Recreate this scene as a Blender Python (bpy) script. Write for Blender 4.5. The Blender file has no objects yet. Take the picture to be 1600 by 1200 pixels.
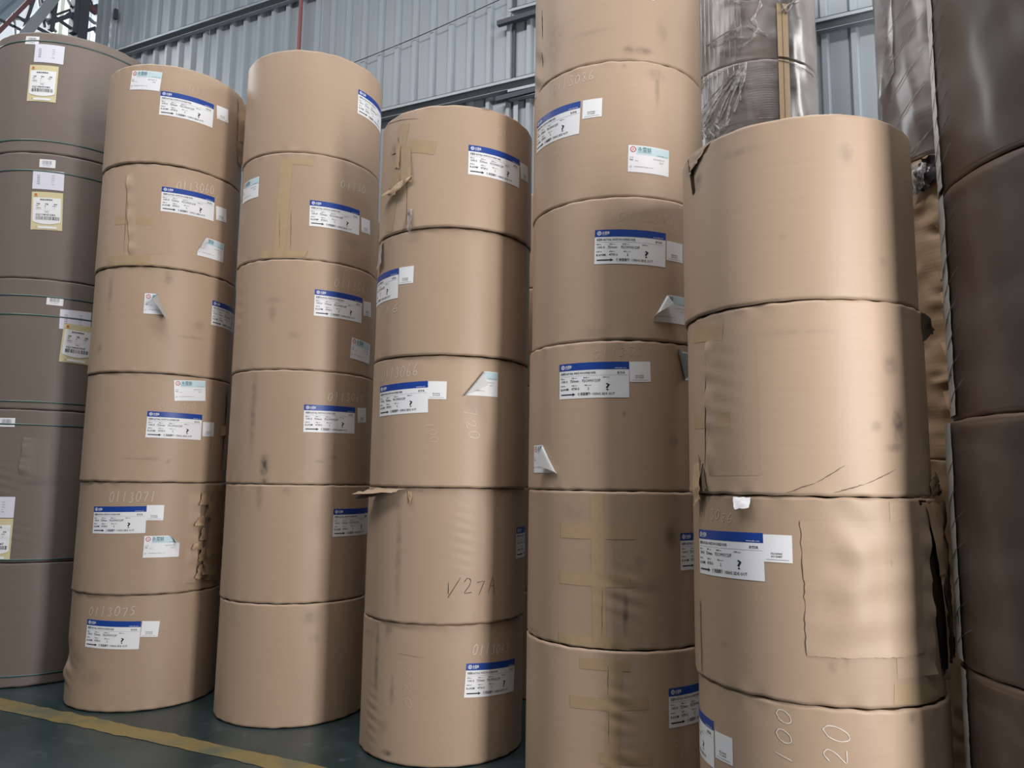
import bpy, math, random
import numpy as np

# ------------------------------------------------------------------ camera, sky, lamps, exposure
scene = bpy.context.scene
COL = scene.collection
from mathutils import Matrix, Vector
cam_data = bpy.data.cameras.new('camera')
cam_data.sensor_width = 36.0
cam_data.lens = 27.0
cam_data.clip_start = 0.05
cam = bpy.data.objects.new('camera', cam_data)
COL.objects.link(cam)
_r, _u, _f = Vector((0.903259, 0.428868, 0.013963)), Vector((0.0415, 0.1198, -0.9919)), Vector((-0.42708, 0.895392, 0.125996))
_u = _r.cross(_f)
cam.matrix_world = Matrix(((_r.x, _u.x, -_f.x, 0), (_r.y, _u.y, -_f.y, 0), (_r.z, _u.z, -_f.z, 1.48145), (0, 0, 0, 1)))
scene.camera = cam

world = bpy.data.worlds.new('overcast_sky')
scene.world = world
world.use_nodes = True
bg = world.node_tree.nodes['Background']
bg.inputs[0].default_value = (0.86, 0.93, 1.0, 1)
bg.inputs[1].default_value = 0.4


def area_light(name, loc, target, sx, sy, power, color):
    d = bpy.data.lights.new(name, 'AREA')
    d.shape = 'RECTANGLE'
    d.size, d.size_y, d.energy, d.color = sx, sy, power, color
    o = bpy.data.objects.new(name, d)
    o.location = loc
    o.rotation_euler = (Vector(target) - Vector(loc)).to_track_quat('-Z', 'Y').to_euler()
    COL.objects.link(o)


# daylight through the truck door in the end wall, the roof lights and the eave windows
area_light('door_daylight', (3.75, 0.5, 2.3), (-1.2, 3.5, 2.2), 1.0, 4.0, 178, (1.0, 0.965, 0.94))
area_light('roof_light_front', (-3.6, 0.7, 9.3), (-3.6, 2.2, 0.0), 11.0, 1.4, 330, (1.0, 0.97, 0.95))
area_light('roof_light_back', (0.6, 6.0, 9.3), (0.4, 6.0, 0.0), 5.0, 1.0, 80, (0.93, 0.97, 1.0))
area_light('bay_daylight', (-11.8, 4.6, 8.6), (-3.5, 6.6, 6.2), 2.2, 1.6, 70, (0.95, 0.98, 1.0))
area_light('added_flank_light', (3.85, 6.0, 5.6), (-1.0, 6.0, 4.6), 0.9, 3.2, 100, (1.0, 0.99, 0.97))  # lamp added to brighten the wrapped roll's right flank; no window there
area_light('eave_daylight', (-8.0, -6.5, 6.0), (-3.5, 4.0, 2.5), 8.0, 2.5, 10, (0.95, 0.97, 1.0))
vs = scene.view_settings
vs.view_transform = 'Standard'
vs.look = 'None'
vs.gamma = 1.0
vs.use_curve_mapping = False
vs.exposure = 1.08


# ------------------------------------------------------------------ helpers
def link_mesh(name, verts, faces, mat, parent=None, smooth=False, loc=(0, 0, 0), attr=None):
    me = bpy.data.meshes.new(name)
    v = np.asarray(verts, dtype=np.float32).reshape(-1, 3)
    if isinstance(faces, np.ndarray):
        n, k = faces.shape
        me.vertices.add(len(v))
        me.vertices.foreach_set('co', v.ravel())
        me.loops.add(n * k)
        me.loops.foreach_set('vertex_index', faces.astype(np.int32).ravel())
        me.polygons.add(n)
        me.polygons.foreach_set('loop_start', np.arange(n, dtype=np.int32) * k)
        me.update(calc_edges=True)
    else:
        me.from_pydata([tuple(p) for p in v.tolist()], [], faces)
        me.update()
    if attr:
        for an, data in attr.items():
            at = me.attributes.new(an, 'FLOAT', 'POINT')
            at.data.foreach_set('value', np.asarray(data, dtype=np.float32))
    if smooth:
        me.polygons.foreach_set('use_smooth', np.ones(len(me.polygons), dtype=bool))
    if mat:
        me.materials.append(mat)
    o = bpy.data.objects.new(name, me)
    o.location = loc
    if parent is not None:
        o.parent = parent
    COL.objects.link(o)
    return o


def grid_faces(nu, nv):
    i, j = np.meshgrid(np.arange(nu - 1), np.arange(nv - 1), indexing='ij')
    a = (i * nv + j).ravel()
    return np.stack([a, a + nv, a + nv + 1, a + 1], axis=1)


class Boxes:
    """collects boxes, bars and tubes for one mesh"""
    def __init__(self):
        self.v, self.f = [], []

    def add(self, vs_, fs_):
        n = len(self.v)
        self.v += [tuple(p) for p in vs_]
        self.f += [tuple(i + n for i in q) for q in fs_]

    def box(self, x0, x1, y0, y1, z0, z1):
        self.add([(x, y, z) for x in (x0, x1) for y in (y0, y1) for z in (z0, z1)],
                 [(0, 1, 3, 2), (4, 6, 7, 5), (0, 4, 5, 1), (2, 3, 7, 6), (0, 2, 6, 4), (1, 5, 7, 3)])

    def bar(self, a, b, w, d):
        a, b = Vector(a), Vector(b)
        t = (b - a).normalized()
        s = t.cross(Vector((1, 0, 0)) if abs(t.x) < 0.9 else Vector((0, 1, 0))).normalized()
        n = t.cross(s)
        p = [e + s * (w / 2 * i) + n * (d / 2 * j) for e in (a, b) for i, j in ((-1, -1), (1, -1), (1, 1), (-1, 1))]
        self.add([tuple(q) for q in p], [(3, 2, 1, 0), (4, 5, 6, 7), (0, 1, 5, 4), (1, 2, 6, 5), (2, 3, 7, 6), (3, 0, 4, 7)])

    def tube(self, pts, r, n=10):
        base = len(self.v)
        m = len(pts)
        for k, p in enumerate(pts):
            p = Vector(p)
            t = (Vector(pts[min(k + 1, m - 1)]) - Vector(pts[max(k - 1, 0)])).normalized()
            s = t.cross(Vector((1, 0, 0)) if abs(t.x) < 0.9 else Vector((0, 1, 0))).normalized()
            b = t.cross(s)
            for i in range(n):
                q = p + (s * math.cos(2 * math.pi * i / n) + b * math.sin(2 * math.pi * i / n)) * r
                self.v.append(tuple(q))
        for k in range(m - 1):
            for i in range(n):
                j = (i + 1) % n
                self.f.append((base + k * n + i, base + k * n + j, base + (k + 1) * n + j, base + (k + 1) * n + i))
        self.f.append(tuple(base + i for i in reversed(range(n))))
        self.f.append(tuple(base + (m - 1) * n + i for i in range(n)))

    def build(self, name, mat, parent=None):
        return link_mesh(name, self.v, self.f, mat, parent)


def tag(o, label=None, cat=None, group=None, kind=None):
    if label: o['label'] = label
    if cat: o['category'] = cat
    if group: o['group'] = group
    if kind: o['kind'] = kind
    return o


def empty(name, loc):
    o = bpy.data.objects.new(name, None)
    o.empty_display_size = 0.1
    o.location = loc
    COL.objects.link(o)
    return o


# ------------------------------------------------------------------ materials
def new_mat(name):
    m = bpy.data.materials.new(name)
    m.use_nodes = True
    nt = m.node_tree
    return m, nt, nt.nodes['Principled BSDF']


def plain(name, color, rough=0.6, spec=0.3, metal=0.0, bump=0.0, bscale=40.0, var=0.0):
    m, nt, b = new_mat(name)
    b.inputs['Base Color'].default_value = (*color, 1)
    b.inputs['Roughness'].default_value = rough
    b.inputs['Specular IOR Level'].default_value = spec
    b.inputs['Metallic'].default_value = metal
    if bump or var:
        tc = nt.nodes.new('ShaderNodeTexCoord')
        no = nt.nodes.new('ShaderNodeTexNoise')
        no.inputs['Scale'].default_value = bscale
        no.inputs['Detail'].default_value = 3
        nt.links.new(tc.outputs['Object'], no.inputs['Vector'])
        if bump:
            bp = nt.nodes.new('ShaderNodeBump')
            bp.inputs['Strength'].default_value = bump
            bp.inputs['Distance'].default_value = 0.01
            nt.links.new(no.outputs['Fac'], bp.inputs['Height'])
            nt.links.new(bp.outputs['Normal'], b.inputs['Normal'])
        if var:
            mx = nt.nodes.new('ShaderNodeMix')
            mx.data_type = 'RGBA'
            mx.inputs[6].default_value = (*[c * (1 - var) for c in color], 1)
            mx.inputs[7].default_value = (*[min(1, c * (1 + var)) for c in color], 1)
            nt.links.new(no.outputs['Fac'], mx.inputs[0])
            nt.links.new(mx.outputs[2], b.inputs['Base Color'])
    return m


def paper(name, light, dark, rough=0.6, spec=0.3, sheen_scale=60.0, crease=0.05, coat=0.0):
    """wrapping paper: fibre streaks, blotches, faint cross creases, and grime from the mesh's own dirt attribute"""
    m, nt, b = new_mat(name)
    N, L = nt.nodes.new, nt.links.new
    tc = N('ShaderNodeTexCoord')
    mp = N('ShaderNodeMapping'); mp.inputs['Scale'].default_value = (1.2, 1.2, 1.0)
    L(tc.outputs['Object'], mp.inputs['Vector'])
    n1 = N('ShaderNodeTexNoise'); n1.inputs['Scale'].default_value = 2.3; n1.inputs['Detail'].default_value = 4
    L(mp.outputs['Vector'], n1.inputs['Vector'])
    mp2 = N('ShaderNodeMapping'); mp2.inputs['Scale'].default_value = (3.0, 3.0, 70.0)
    L(tc.outputs['Object'], mp2.inputs['Vector'])
    n2 = N('ShaderNodeTexNoise'); n2.inputs['Scale'].default_value = 1.0; n2.inputs['Detail'].default_value = 2
    L(mp2.outputs['Vector'], n2.inputs['Vector'])
    n3 = N('ShaderNodeTexNoise'); n3.inputs['Scale'].default_value = 24.0; n3.inputs['Detail'].default_value = 5
    L(tc.outputs['Object'], n3.inputs['Vector'])
    mix = N('ShaderNodeMix'); mix.data_type = 'RGBA'
    mix.inputs[6].default_value = (*light, 1); mix.inputs[7].default_value = (*dark, 1)
    s = N('ShaderNodeMath'); s.operation = 'MULTIPLY_ADD'; s.inputs[1].default_value = 0.45; L(n2.outputs['Fac'], s.inputs[0])
    s2 = N('ShaderNodeMath'); s2.operation = 'MULTIPLY'; s2.inputs[1].default_value = 0.55; L(n1.outputs['Fac'], s2.inputs[0])
    L(s2.outputs[0], s.inputs[2])
    L(s.outputs[0], mix.inputs[0])
    oi = N('ShaderNodeObjectInfo')
    hs = N('ShaderNodeHueSaturation')
    vr = N('ShaderNodeMapRange'); vr.inputs[3].default_value = 0.93; vr.inputs[4].default_value = 1.07
    L(oi.outputs['Random'], vr.inputs[0]); L(vr.outputs[0], hs.inputs['Value'])
    L(mix.outputs[2], hs.inputs['Color'])
    at = N('ShaderNodeAttribute'); at.attribute_name = 'dirt'
    dm = N('ShaderNodeMath'); dm.operation = 'MULTIPLY'
    nr = N('ShaderNodeMapRange'); nr.inputs[1].default_value = 0.35; nr.inputs[2].default_value = 0.62; nr.inputs[3].default_value = 0.35; nr.inputs[4].default_value = 1.0
    L(n3.outputs['Fac'], nr.inputs[0]); L(at.outputs['Fac'], dm.inputs[0]); L(nr.outputs[0], dm.inputs[1]); dm.use_clamp = True
    gm = N('ShaderNodeMix'); gm.data_type = 'RGBA'
    gm.inputs[7].default_value = (0.05, 0.045, 0.042, 1)
    L(dm.outputs[0], gm.inputs[0]); L(hs.outputs[0], gm.inputs[6]); L(gm.outputs[2], b.inputs['Base Color'])
    b.inputs['Roughness'].default_value = rough
    b.inputs['Specular IOR Level'].default_value = spec
    b.inputs['Coat Weight'].default_value = coat
    b.inputs['Coat Roughness'].default_value = 0.12
    ad = N('ShaderNodeMath'); ad.operation = 'MULTIPLY_ADD'; ad.inputs[1].default_value = 0.22
    L(n2.outputs['Fac'], ad.inputs[0]); L(n1.outputs['Fac'], ad.inputs[2])
    bp = N('ShaderNodeBump'); bp.inputs['Strength'].default_value = crease; bp.inputs['Distance'].default_value = 0.02
    L(ad.outputs[0], bp.inputs['Height']); L(bp.outputs['Normal'], b.inputs['Normal'])
    return m


def film(name, veil, veil_col, gloss=0.10, scale=(6, 6, 14), density=0.5, bstr=0.08):
    """clear stretch film: see-through, glossy at grazing angles, milky where it wrinkles"""
    m, nt, b = new_mat(name)
    nt.nodes.remove(b)
    N, L = nt.nodes.new, nt.links.new
    out = nt.nodes['Material Output']
    tc = N('ShaderNodeTexCoord'); mp = N('ShaderNodeMapping'); mp.inputs['Scale'].default_value = scale
    mp.inputs['Rotation'].default_value = (0.5, 0.3, 0.2)
    L(tc.outputs['Object'], mp.inputs['Vector'])
    no = N('ShaderNodeTexNoise'); no.inputs['Scale'].default_value = 1.0; no.inputs['Detail'].default_value = 4; no.inputs['Distortion'].default_value = 0.6
    L(mp.outputs['Vector'], no.inputs['Vector'])
    bp = N('ShaderNodeBump'); bp.inputs['Strength'].default_value = bstr; bp.inputs['Distance'].default_value = 0.02
    L(no.outputs['Fac'], bp.inputs['Height'])
    tr = N('ShaderNodeBsdfTransparent')
    gl = N('ShaderNodeBsdfGlossy'); gl.inputs['Roughness'].default_value = gloss
    L(bp.outputs['Normal'], gl.inputs['Normal'])
    df = N('ShaderNodeBsdfDiffuse'); df.inputs['Color'].default_value = (*veil_col, 1)
    r = N('ShaderNodeMapRange'); r.inputs[1].default_value = 0.35; r.inputs[2].default_value = 0.75; r.inputs[3].default_value = 0.0; r.inputs[4].default_value = veil
    L(no.outputs['Fac'], r.inputs[0])
    m1 = N('ShaderNodeMixShader'); L(r.outputs[0], m1.inputs[0]); L(tr.outputs[0], m1.inputs[1]); L(df.outputs[0], m1.inputs[2])
    fr = N('ShaderNodeFresnel'); fr.inputs['IOR'].default_value = 1.5; L(bp.outputs['Normal'], fr.inputs['Normal'])
    fm = N('ShaderNodeMath'); fm.operation = 'MULTIPLY'; fm.inputs[1].default_value = density * 2; fm.use_clamp = True
    L(fr.outputs[0], fm.inputs[0])
    m2 = N('ShaderNodeMixShader'); L(fm.outputs[0], m2.inputs[0]); L(m1.outputs[0], m2.inputs[1]); L(gl.outputs[0], m2.inputs[2])
    L(m2.outputs[0], out.inputs['Surface'])
    return m


M = dict(
    kraft=paper('kraft_paper', (0.445, 0.325, 0.235), (0.38, 0.272, 0.193), rough=0.49, spec=0.43),
    kraft_grey=paper('grey_brown_paper', (0.20, 0.165, 0.145), (0.165, 0.132, 0.115), rough=0.45, spec=0.35),
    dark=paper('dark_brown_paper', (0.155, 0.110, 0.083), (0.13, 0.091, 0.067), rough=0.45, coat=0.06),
    grey_roll=paper('dull_brown_paper', (0.36, 0.305, 0.27), (0.31, 0.26, 0.23), rough=0.5),
    crumple=paper('crumpled_paper', (0.36, 0.25, 0.16), (0.26, 0.175, 0.105), rough=0.6, crease=0.3),
    tape=plain('paper_tape', (0.41, 0.295, 0.18), 0.42, 0.4, bump=0.06, bscale=30, var=0.08),
    flap=plain('torn_paper', (0.46, 0.325, 0.21), 0.65, 0.2, bump=0.2, bscale=25, var=0.15),
    flap_dark=plain('torn_paper_inside', (0.16, 0.115, 0.085), 0.7, 0.2, bump=0.2, bscale=25, var=0.2),
    gap=plain('tear_gap', (0.035, 0.022, 0.015), 0.9, 0.1),
    white=plain('white_label', (0.80, 0.81, 0.84), 0.42, 0.35, var=0.02, bscale=20),
    sheet=plain('lilac_white_sheet', (0.70, 0.70, 0.80), 0.55, 0.3, var=0.03, bscale=12),
    cream=plain('yellow_cream_label', (0.64, 0.57, 0.35), 0.5, 0.3, var=0.06, bscale=10),
    blue=plain('blue_print', (0.012, 0.055, 0.30), 0.4, 0.4),
    teal=plain('pale_teal_print', (0.55, 0.70, 0.76), 0.45, 0.35),
    ink=plain('black_print', (0.03, 0.03, 0.035), 0.6, 0.2),
    grey_ink=plain('grey_print', (0.25, 0.25, 0.28), 0.6, 0.2),
    teal_ink=plain('dark_teal_print', (0.10, 0.22, 0.27), 0.5, 0.3),
    red=plain('red_print', (0.55, 0.10, 0.10), 0.5, 0.3),
    orange=plain('orange_print', (0.55, 0.16, 0.05), 0.5, 0.3),
    silver=plain('label_backing', (0.40, 0.395, 0.39), 0.32, 0.5, bump=0.1, bscale=14),
    chalk=plain('chalk_line', (0.58, 0.465, 0.36), 0.9, 0.1, var=0.12, bscale=60),
    chalk_white=plain('white_chalk_line', (0.72, 0.66, 0.60), 0.9, 0.1, var=0.1, bscale=60),
    marker=plain('marker_line', (0.03, 0.02, 0.015), 0.7, 0.2),
    strap=plain('green_strap', (0.04, 0.09, 0.085), 0.3, 0.5),
    core=plain('paperboard_core', (0.30, 0.2, 0.13), 0.8, 0.2),
    film=film('clear_film', 0.30, (0.75, 0.72, 0.74), gloss=0.22, scale=(3, 3, 7), density=0.45),
    film_tight=film('tight_film', 0.10, (0.6, 0.55, 0.52), gloss=0.28, scale=(2, 2, 5), density=0.35, bstr=0.02),
    film_edge_sheen=plain('painted_film_sheen', (0.80, 0.79, 0.76), 0.25, 0.6, bump=0.1, bscale=30),
    film_pleat=film('film_pleats', 0.35, (0.70, 0.66, 0.70), gloss=0.15, scale=(8, 8, 8), density=0.5),
    film_fold=film('film_folds', 0.55, (0.74, 0.70, 0.71), gloss=0.28, scale=(30, 30, 30), density=0.6),
    steel_wall=plain('painted_steel_sheet', (0.29, 0.335, 0.375), 0.35, 0.45, var=0.05, bscale=1.5),
    steel_clear=plain('pale_wall_sheet', (0.72, 0.75, 0.68), 0.5, 0.3),
    steel=plain('galvanised_steel', (0.30, 0.34, 0.37), 0.45, 0.5, metal=0.3, var=0.1, bscale=8),
    steel_dark=plain('dark_steel', (0.06, 0.065, 0.085), 0.55, 0.4, var=0.15, bscale=8),
    steel_red=plain('red_oxide_steel', (0.14, 0.07, 0.075), 0.6, 0.3, var=0.15, bscale=8),
    pipe=plain('red_brown_pipe', (0.22, 0.07, 0.075), 0.5, 0.4),
    wire=plain('black_cable', (0.02, 0.02, 0.022), 0.6, 0.3),
    roof=plain('roof_sheet', (0.33, 0.40, 0.46), 0.45, 0.4),
    concrete=plain('plain_wall', (0.35, 0.35, 0.35), 0.8, 0.2),
)

# green epoxy floor, scuffed
m, nt, b = new_mat('green_floor_paint')
N, L = nt.nodes.new, nt.links.new
tc = N('ShaderNodeTexCoord')
n1 = N('ShaderNodeTexNoise'); n1.inputs['Scale'].default_value = 1.6; n1.inputs['Detail'].default_value = 6
n2 = N('ShaderNodeTexNoise'); n2.inputs['Scale'].default_value = 9.0; n2.inputs['Detail'].default_value = 6
L(tc.outputs['Object'], n1.inputs['Vector']); L(tc.outputs['Object'], n2.inputs['Vector'])
mx = N('ShaderNodeMix'); mx.data_type = 'RGBA'
mx.inputs[6].default_value = (0.013, 0.030, 0.030, 1); mx.inputs[7].default_value = (0.032, 0.052, 0.058, 1)
rp = N('ShaderNodeMapRange'); rp.inputs[1].default_value = 0.35; rp.inputs[2].default_value = 0.7
L(n1.outputs['Fac'], rp.inputs[0]); L(rp.outputs[0], mx.inputs[0])
mx2 = N('ShaderNodeMix'); mx2.data_type = 'RGBA'; mx2.inputs[7].default_value = (0.085, 0.115, 0.125, 1)
rp2 = N('ShaderNodeMapRange'); rp2.inputs[1].default_value = 0.60; rp2.inputs[2].default_value = 0.75; rp2.inputs[4].default_value = 0.5
L(n2.outputs['Fac'], rp2.inputs[0]); L(rp2.outputs[0], mx2.inputs[0]); L(mx.outputs[2], mx2.inputs[6])
L(mx2.outputs[2], b.inputs['Base Color'])
b.inputs['Roughness'].default_value = 0.33
M['floor'] = m
# worn yellow line paint
m, nt, b = new_mat('worn_yellow_paint')
N, L = nt.nodes.new, nt.links.new
tc = N('ShaderNodeTexCoord')
n1 = N('ShaderNodeTexNoise'); n1.inputs['Scale'].default_value = 5.0; n1.inputs['Detail'].default_value = 7
L(tc.outputs['Object'], n1.inputs['Vector'])
mx = N('ShaderNodeMix'); mx.data_type = 'RGBA'
mx.inputs[6].default_value = (0.20, 0.15, 0.055, 1); mx.inputs[7].default_value = (0.07, 0.10, 0.085, 1)
rp = N('ShaderNodeMapRange'); rp.inputs[1].default_value = 0.44; rp.inputs[2].default_value = 0.64; rp.inputs[4].default_value = 0.75
L(n1.outputs['Fac'], rp.inputs[0]); L(rp.outputs[0], mx.inputs[0]); L(mx.outputs[2], b.inputs['Base Color'])
b.inputs['Roughness'].default_value = 0.45
M['yellow'] = m

# ------------------------------------------------------------------ the hall
WY = 6.8            # inner face of the back wall
bx = Boxes(); bx.box(-18, 6.0, -9, WY + 0.3, -0.2, 0.0)
floor = tag(bx.build('floor', M['floor']), kind='structure')
# yellow line along the row of stacks, edge a little ragged
rng = np.random.default_rng(4)
xs = np.linspace(-9.5, 1.5, 160)
ye = 3.375 + 0.006 * rng.standard_normal(160) + 0.01 * np.sin(xs * 1.3)
yl = 3.225 + 0.006 * rng.standard_normal(160) + 0.01 * np.sin(xs * 1.7 + 1)
v = np.stack([np.stack([xs, yl, np.full(160, 0.0025)], 1), np.stack([xs, ye, np.full(160, 0.0025)], 1)], 1).reshape(-1, 3)
line = link_mesh('floor_marking', v, grid_faces(160, 2), M['yellow'], floor)
line['label'] = 'worn yellow painted line on the green floor'

# back wall: trapezoidal steel sheets, each sheet its own piece
PITCH = 0.2345
wall = empty('wall_back', (0, 0, 0)); tag(wall, kind='structure')


def sheet_profile(n):
    pts = []
    for k in range(n):
        x = k * PITCH
        pts += [(x, 0.0), (x + PITCH - 0.086, 0.0), (x + PITCH - 0.066, -0.042), (x + PITCH - 0.024, -0.042)]
    pts.append((n * PITCH, 0.0))
    return pts


def wall_sheet(x0, n, z0, z1, mat, dy=0.0):
    pr = sheet_profile(n)
    vv = [(x0 + x, WY + dy + y, z) for x, y in pr for z in (z0, z1)]
    vv += [(x0 + x, WY + dy + y + 0.004, z) for x, y in pr for z in (z0, z1)]
    k = len(pr)
    ff = [(2 * i, 2 * i + 2, 2 * i + 3, 2 * i + 1) for i in range(k - 1)]
    ff += [(2 * (k + i), 2 * (k + i) + 1, 2 * (k + i) + 3, 2 * (k + i) + 2) for i in range(k - 1)]
    return link_mesh('wall_sheet', vv, ff, mat, wall)


x = -10.55
i = 0
while x < 3.8:
    n = 4
    if x < -3.26 < x + n * PITCH + 0.02:
        n = 3 if x + 3 * PITCH > -3.4 else 4
    wall_sheet(x, n, 0.0, 9.7, M['steel_wall'], 0.006 * (i % 2))
    x += n * PITCH
    i += 1
wall_sheet(-11.05, 2, 0.0, 9.7, M['steel_clear'], 0.0)
wall_sheet(-18.0, 29, 0.0, 6.6, M['steel_wall'], 0.0)


def girt(x0, x1, ztop, name='wall_girt', h=0.10, d=0.085):
    """cold-formed channel screwed across the sheets"""
    y = WY - 0.044
    g = Boxes()
    g.box(x0, x1, y - d, y, ztop - 0.005, ztop)
    g.box(x0, x1, y - d, y - d + 0.005, ztop - h * 0.35, ztop)
    g.box(x0, x1, y - 0.006, y, ztop - h, ztop)
    g.box(x0, x1, y - d * 0.75, y, ztop - h - 0.004, ztop - h)
    return g.build(name, M['steel'], wall)


girt(-9.8, -3.26 + 0.3, 7.40)
girt(-9.8, -2.6, 5.585)
girt(-3.28, 3.9, 5.475)
girt(-3.28, 3.9, 6.36)
girt(-3.3, 3.9, 7.9)
girt(-9.8, 3.9, 3.7)
for z in (5.40, 6.24):                      # short angles bolted over the sheet joint
    g = Boxes()
    g.bar((-3.42, WY - 0.10, z), (-2.7, WY - 0.10, z + 0.02), 0.05, 0.05)
    g.build('angle_bracket', M['steel_dark'], wall)
g = Boxes(); g.box(-3.275, -3.25, WY - 0.03, WY - 0.008, 0, 9.7); g.build('joint_flashing', M['steel_dark'], wall)
g = Boxes(); g.box(-3.25, -3.20, WY - 0.045, WY - 0.03, 0, 5.58); g.build('joint_flashing', M['steel'], wall)
# gable post at the corner
g = Boxes(); g.box(-9.98, -9.86, WY - 0.12, WY - 0.04, 0, 9.5)
g.build('corner_post', M['steel'], wall)
g = Boxes(); g.box(-9.57, -9.53, WY - 0.08, WY - 0.035, 7.93, 8.08); g.build('angle_bracket', M['steel_dark'], wall)

bx = Boxes(); bx.box(4.0, 4.2, -9, -0.3, 0, 10); bx.box(4.0, 4.2, 1.3, WY + 0.3, 0, 10); bx.box(4.0, 4.2, -0.3, 1.3, 4.6, 10)
tag(bx.build('wall_right', M['concrete']), kind='structure')
bx = Boxes(); bx.box(-18, 6.0, -9.2, -9.0, 0, 10.5)
tag(bx.build('wall_front', M['concrete']), kind='structure')
bx = Boxes(); bx.box(-9.75, 6.0, -9, WY + 0.3, 9.7, 9.85)
bx.box(-18, -9.75, -9, 5.0, 9.7, 9.85)  # unseen slab over the left bay, added to cut the sky light
tag(bx.build('ceiling', M['roof']), kind='structure')
bx = Boxes(); bx.box(-18.2, -18, -9, WY + 0.3, 0, 7.5)
tag(bx.build('wall_left_sky_block', M['concrete']), kind='structure')  # unseen end wall, added to block low sky light from the rolls

# eave roof sheets of the next bay, beyond the truss
roof = empty('trim_1', (0, 0, 0)); tag(roof, kind='structure')
A = np.array([-14.0, 7.69, 9.55]); e1 = np.array([1.0, -0.09, 0.2]); e2 = np.array([0, -0.955, 0.30])
for k in range(9):
    o0 = A + e2 * (0.36 * k)
    w = 0.30
    vv = []
    for t in (-5.0, 2.6):
        for s, lift in ((0, 0), (0.10, 0), (0.13, 0.04), (0.19, 0.04), (0.22, 0), (w, 0)):
            vv.append(o0 + e1 * t + e2 * s + np.array([0, 0, lift]))
    link_mesh('roof_sheet', vv, [(i_, i_ + 1, i_ + 7, i_ + 6) for i_ in range(5)], M['roof'], roof)

# lattice roof truss beside the corner
TRUSS= [[[-9.9, 6.46, 8.13], [-9.9, 6.9, 8.05], 0.072, 'r'], [[-9.9, 6.4, 8.11], [-9.9, 6.4, 7.61], 0.129, 'd'], [[-9.9, 6.04, 7.89], [-9.9, 5.78, 7.33], 0.122, 'g'], [[-9.9, 6.09, 7.92], [-9.9, 6.07, 7.48], 0.065, 'd'], [[-9.9, 5.87, 7.78], [-9.9, 5.91, 7.63], 0.029, 'g'], [[-9.9, 5.91, 7.63], [-9.9, 6.13, 7.49], 0.029, 'g'], [[-9.9, 5.8, 7.74], [-9.9, 5.71, 7.27], 0.043, 'd'], [[-9.9, 5.76, 7.72], [-9.9, 5.43, 7.1], 0.05, 'r'], [[-9.9, 5.58, 7.4], [-9.9, 5.77, 7.4], 0.036, 'd'], [[-9.9, 5.42, 7.24], [-9.9, 5.66, 7.25], 0.029, 'd'], [[-9.9, 5.58, 7.38], [-9.9, 5.61, 7.2], 0.029, 'g'], [[-9.9, 6.11, 7.71], [-9.9, 6.29, 7.89], 0.029, 'd'], [[-9.9, 6.12, 7.68], [-9.9, 6.33, 7.65], 0.036, 'd'], [[-9.9, 6.19, 7.69], [-9.9, 6.31, 7.86], 0.036, 'd'], [[-9.9, 6.26, 8.03], [-9.9, 6.32, 7.96], 0.029, 'g'], [[-9.9, 6.67, 8.17], [-9.9, 7.02, 8.51], 0.057, 'd'], [[-9.9, 6.58, 8.22], [-9.9, 6.65, 8.11], 0.029, 'd'], [[-9.9, 6.77, 8.36], [-9.9, 6.75, 7.93], 0.043, 'r'], [[-9.9, 6.84, 8.33], [-9.9, 6.89, 8.12], 0.036, 'd'], [[-9.9, 6.48, 7.66], [-9.9, 6.73, 7.89], 0.043, 'd'], [[-9.9, 6.37, 7.98], [-9.9, 6.75, 7.91], 0.036, 'g'], [[-9.9, 6.32, 7.96], [-9.9, 6.6, 7.94], 0.029, 'd'], [[-9.9, 5.91, 7.81], [-9.9, 5.98, 7.48], 0.029, 'd'], [[-9.9, 5.63, 7.37], [-9.9, 5.75, 7.44], 0.022, 'g']]
truss = empty('roof_truss', (-9.9, 6.4, 7.4))
tag(truss, 'dark steel lattice roof truss under the eave, beside the bright sky', 'truss')
for (a_, b_, w_, c_) in TRUSS:
    a_ = np.array(a_); b_ = np.array(b_); d_ = (b_ - a_) / np.linalg.norm(b_ - a_)
    up = 0.9 if a_[2] > 8.0 or a_[2] + d_[2] > 9 else 0.02
    dn = 0.5 if b_[2] < 7.45 else 0.02
    a2 = a_ - d_ * (0.9 if abs(d_[2]) > 0.3 and a_[2] > 7.85 - (6.9 - a_[1]) * 0.15 else 0.02)
    b2 = b_ + d_ * dn
    g = Boxes(); g.bar(a2 - np.array([-9.9, 6.4, 7.4]), b2 - np.array([-9.9, 6.4, 7.4]), w_, w_ * 0.8)
    g.build('truss_member', {'r': M['steel_red'], 'd': M['steel_dark'], 'g': M['steel']}[c_], truss)
g = Boxes(); g.box(-0.07, 0.07, 0.0, 0.14, -7.4, 2.1); g.build('truss_post', M['steel_dark'], truss)

# red pipe down the wall
g = Boxes(); g.tube([(0, 0, 0), (0, 0, 9.6)], 0.024, 12)
p = empty('riser_pipe', (-6.055, WY - 0.157, 0.0))
tag(p, 'thin dark red vertical pipe against the grey ribbed wall', 'pipe')
g.build('pipe_tube', M['pipe'], p)
for z in (3.62, 5.50, 7.32):
    g = Boxes(); g.box(-0.035, 0.035, -0.03, 0.027, z, z + 0.03); g.build('pipe_clip', M['steel_dark'], p)
# slack cable across the sheets
pts = []
for t in np.linspace(-0.35, 1.4, 24):
    pts.append((-5.315 + t * 1.859, WY - 0.062, 6.272 + t * 0.264 - 0.02 * math.sin(math.pi * min(max(t, 0), 1))))
g = Boxes(); g.tube(pts, 0.0045, 6)
tag(g.build('cable', M['wire']), 'thin black cable slanting across the grey wall sheets', 'cable')

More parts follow.
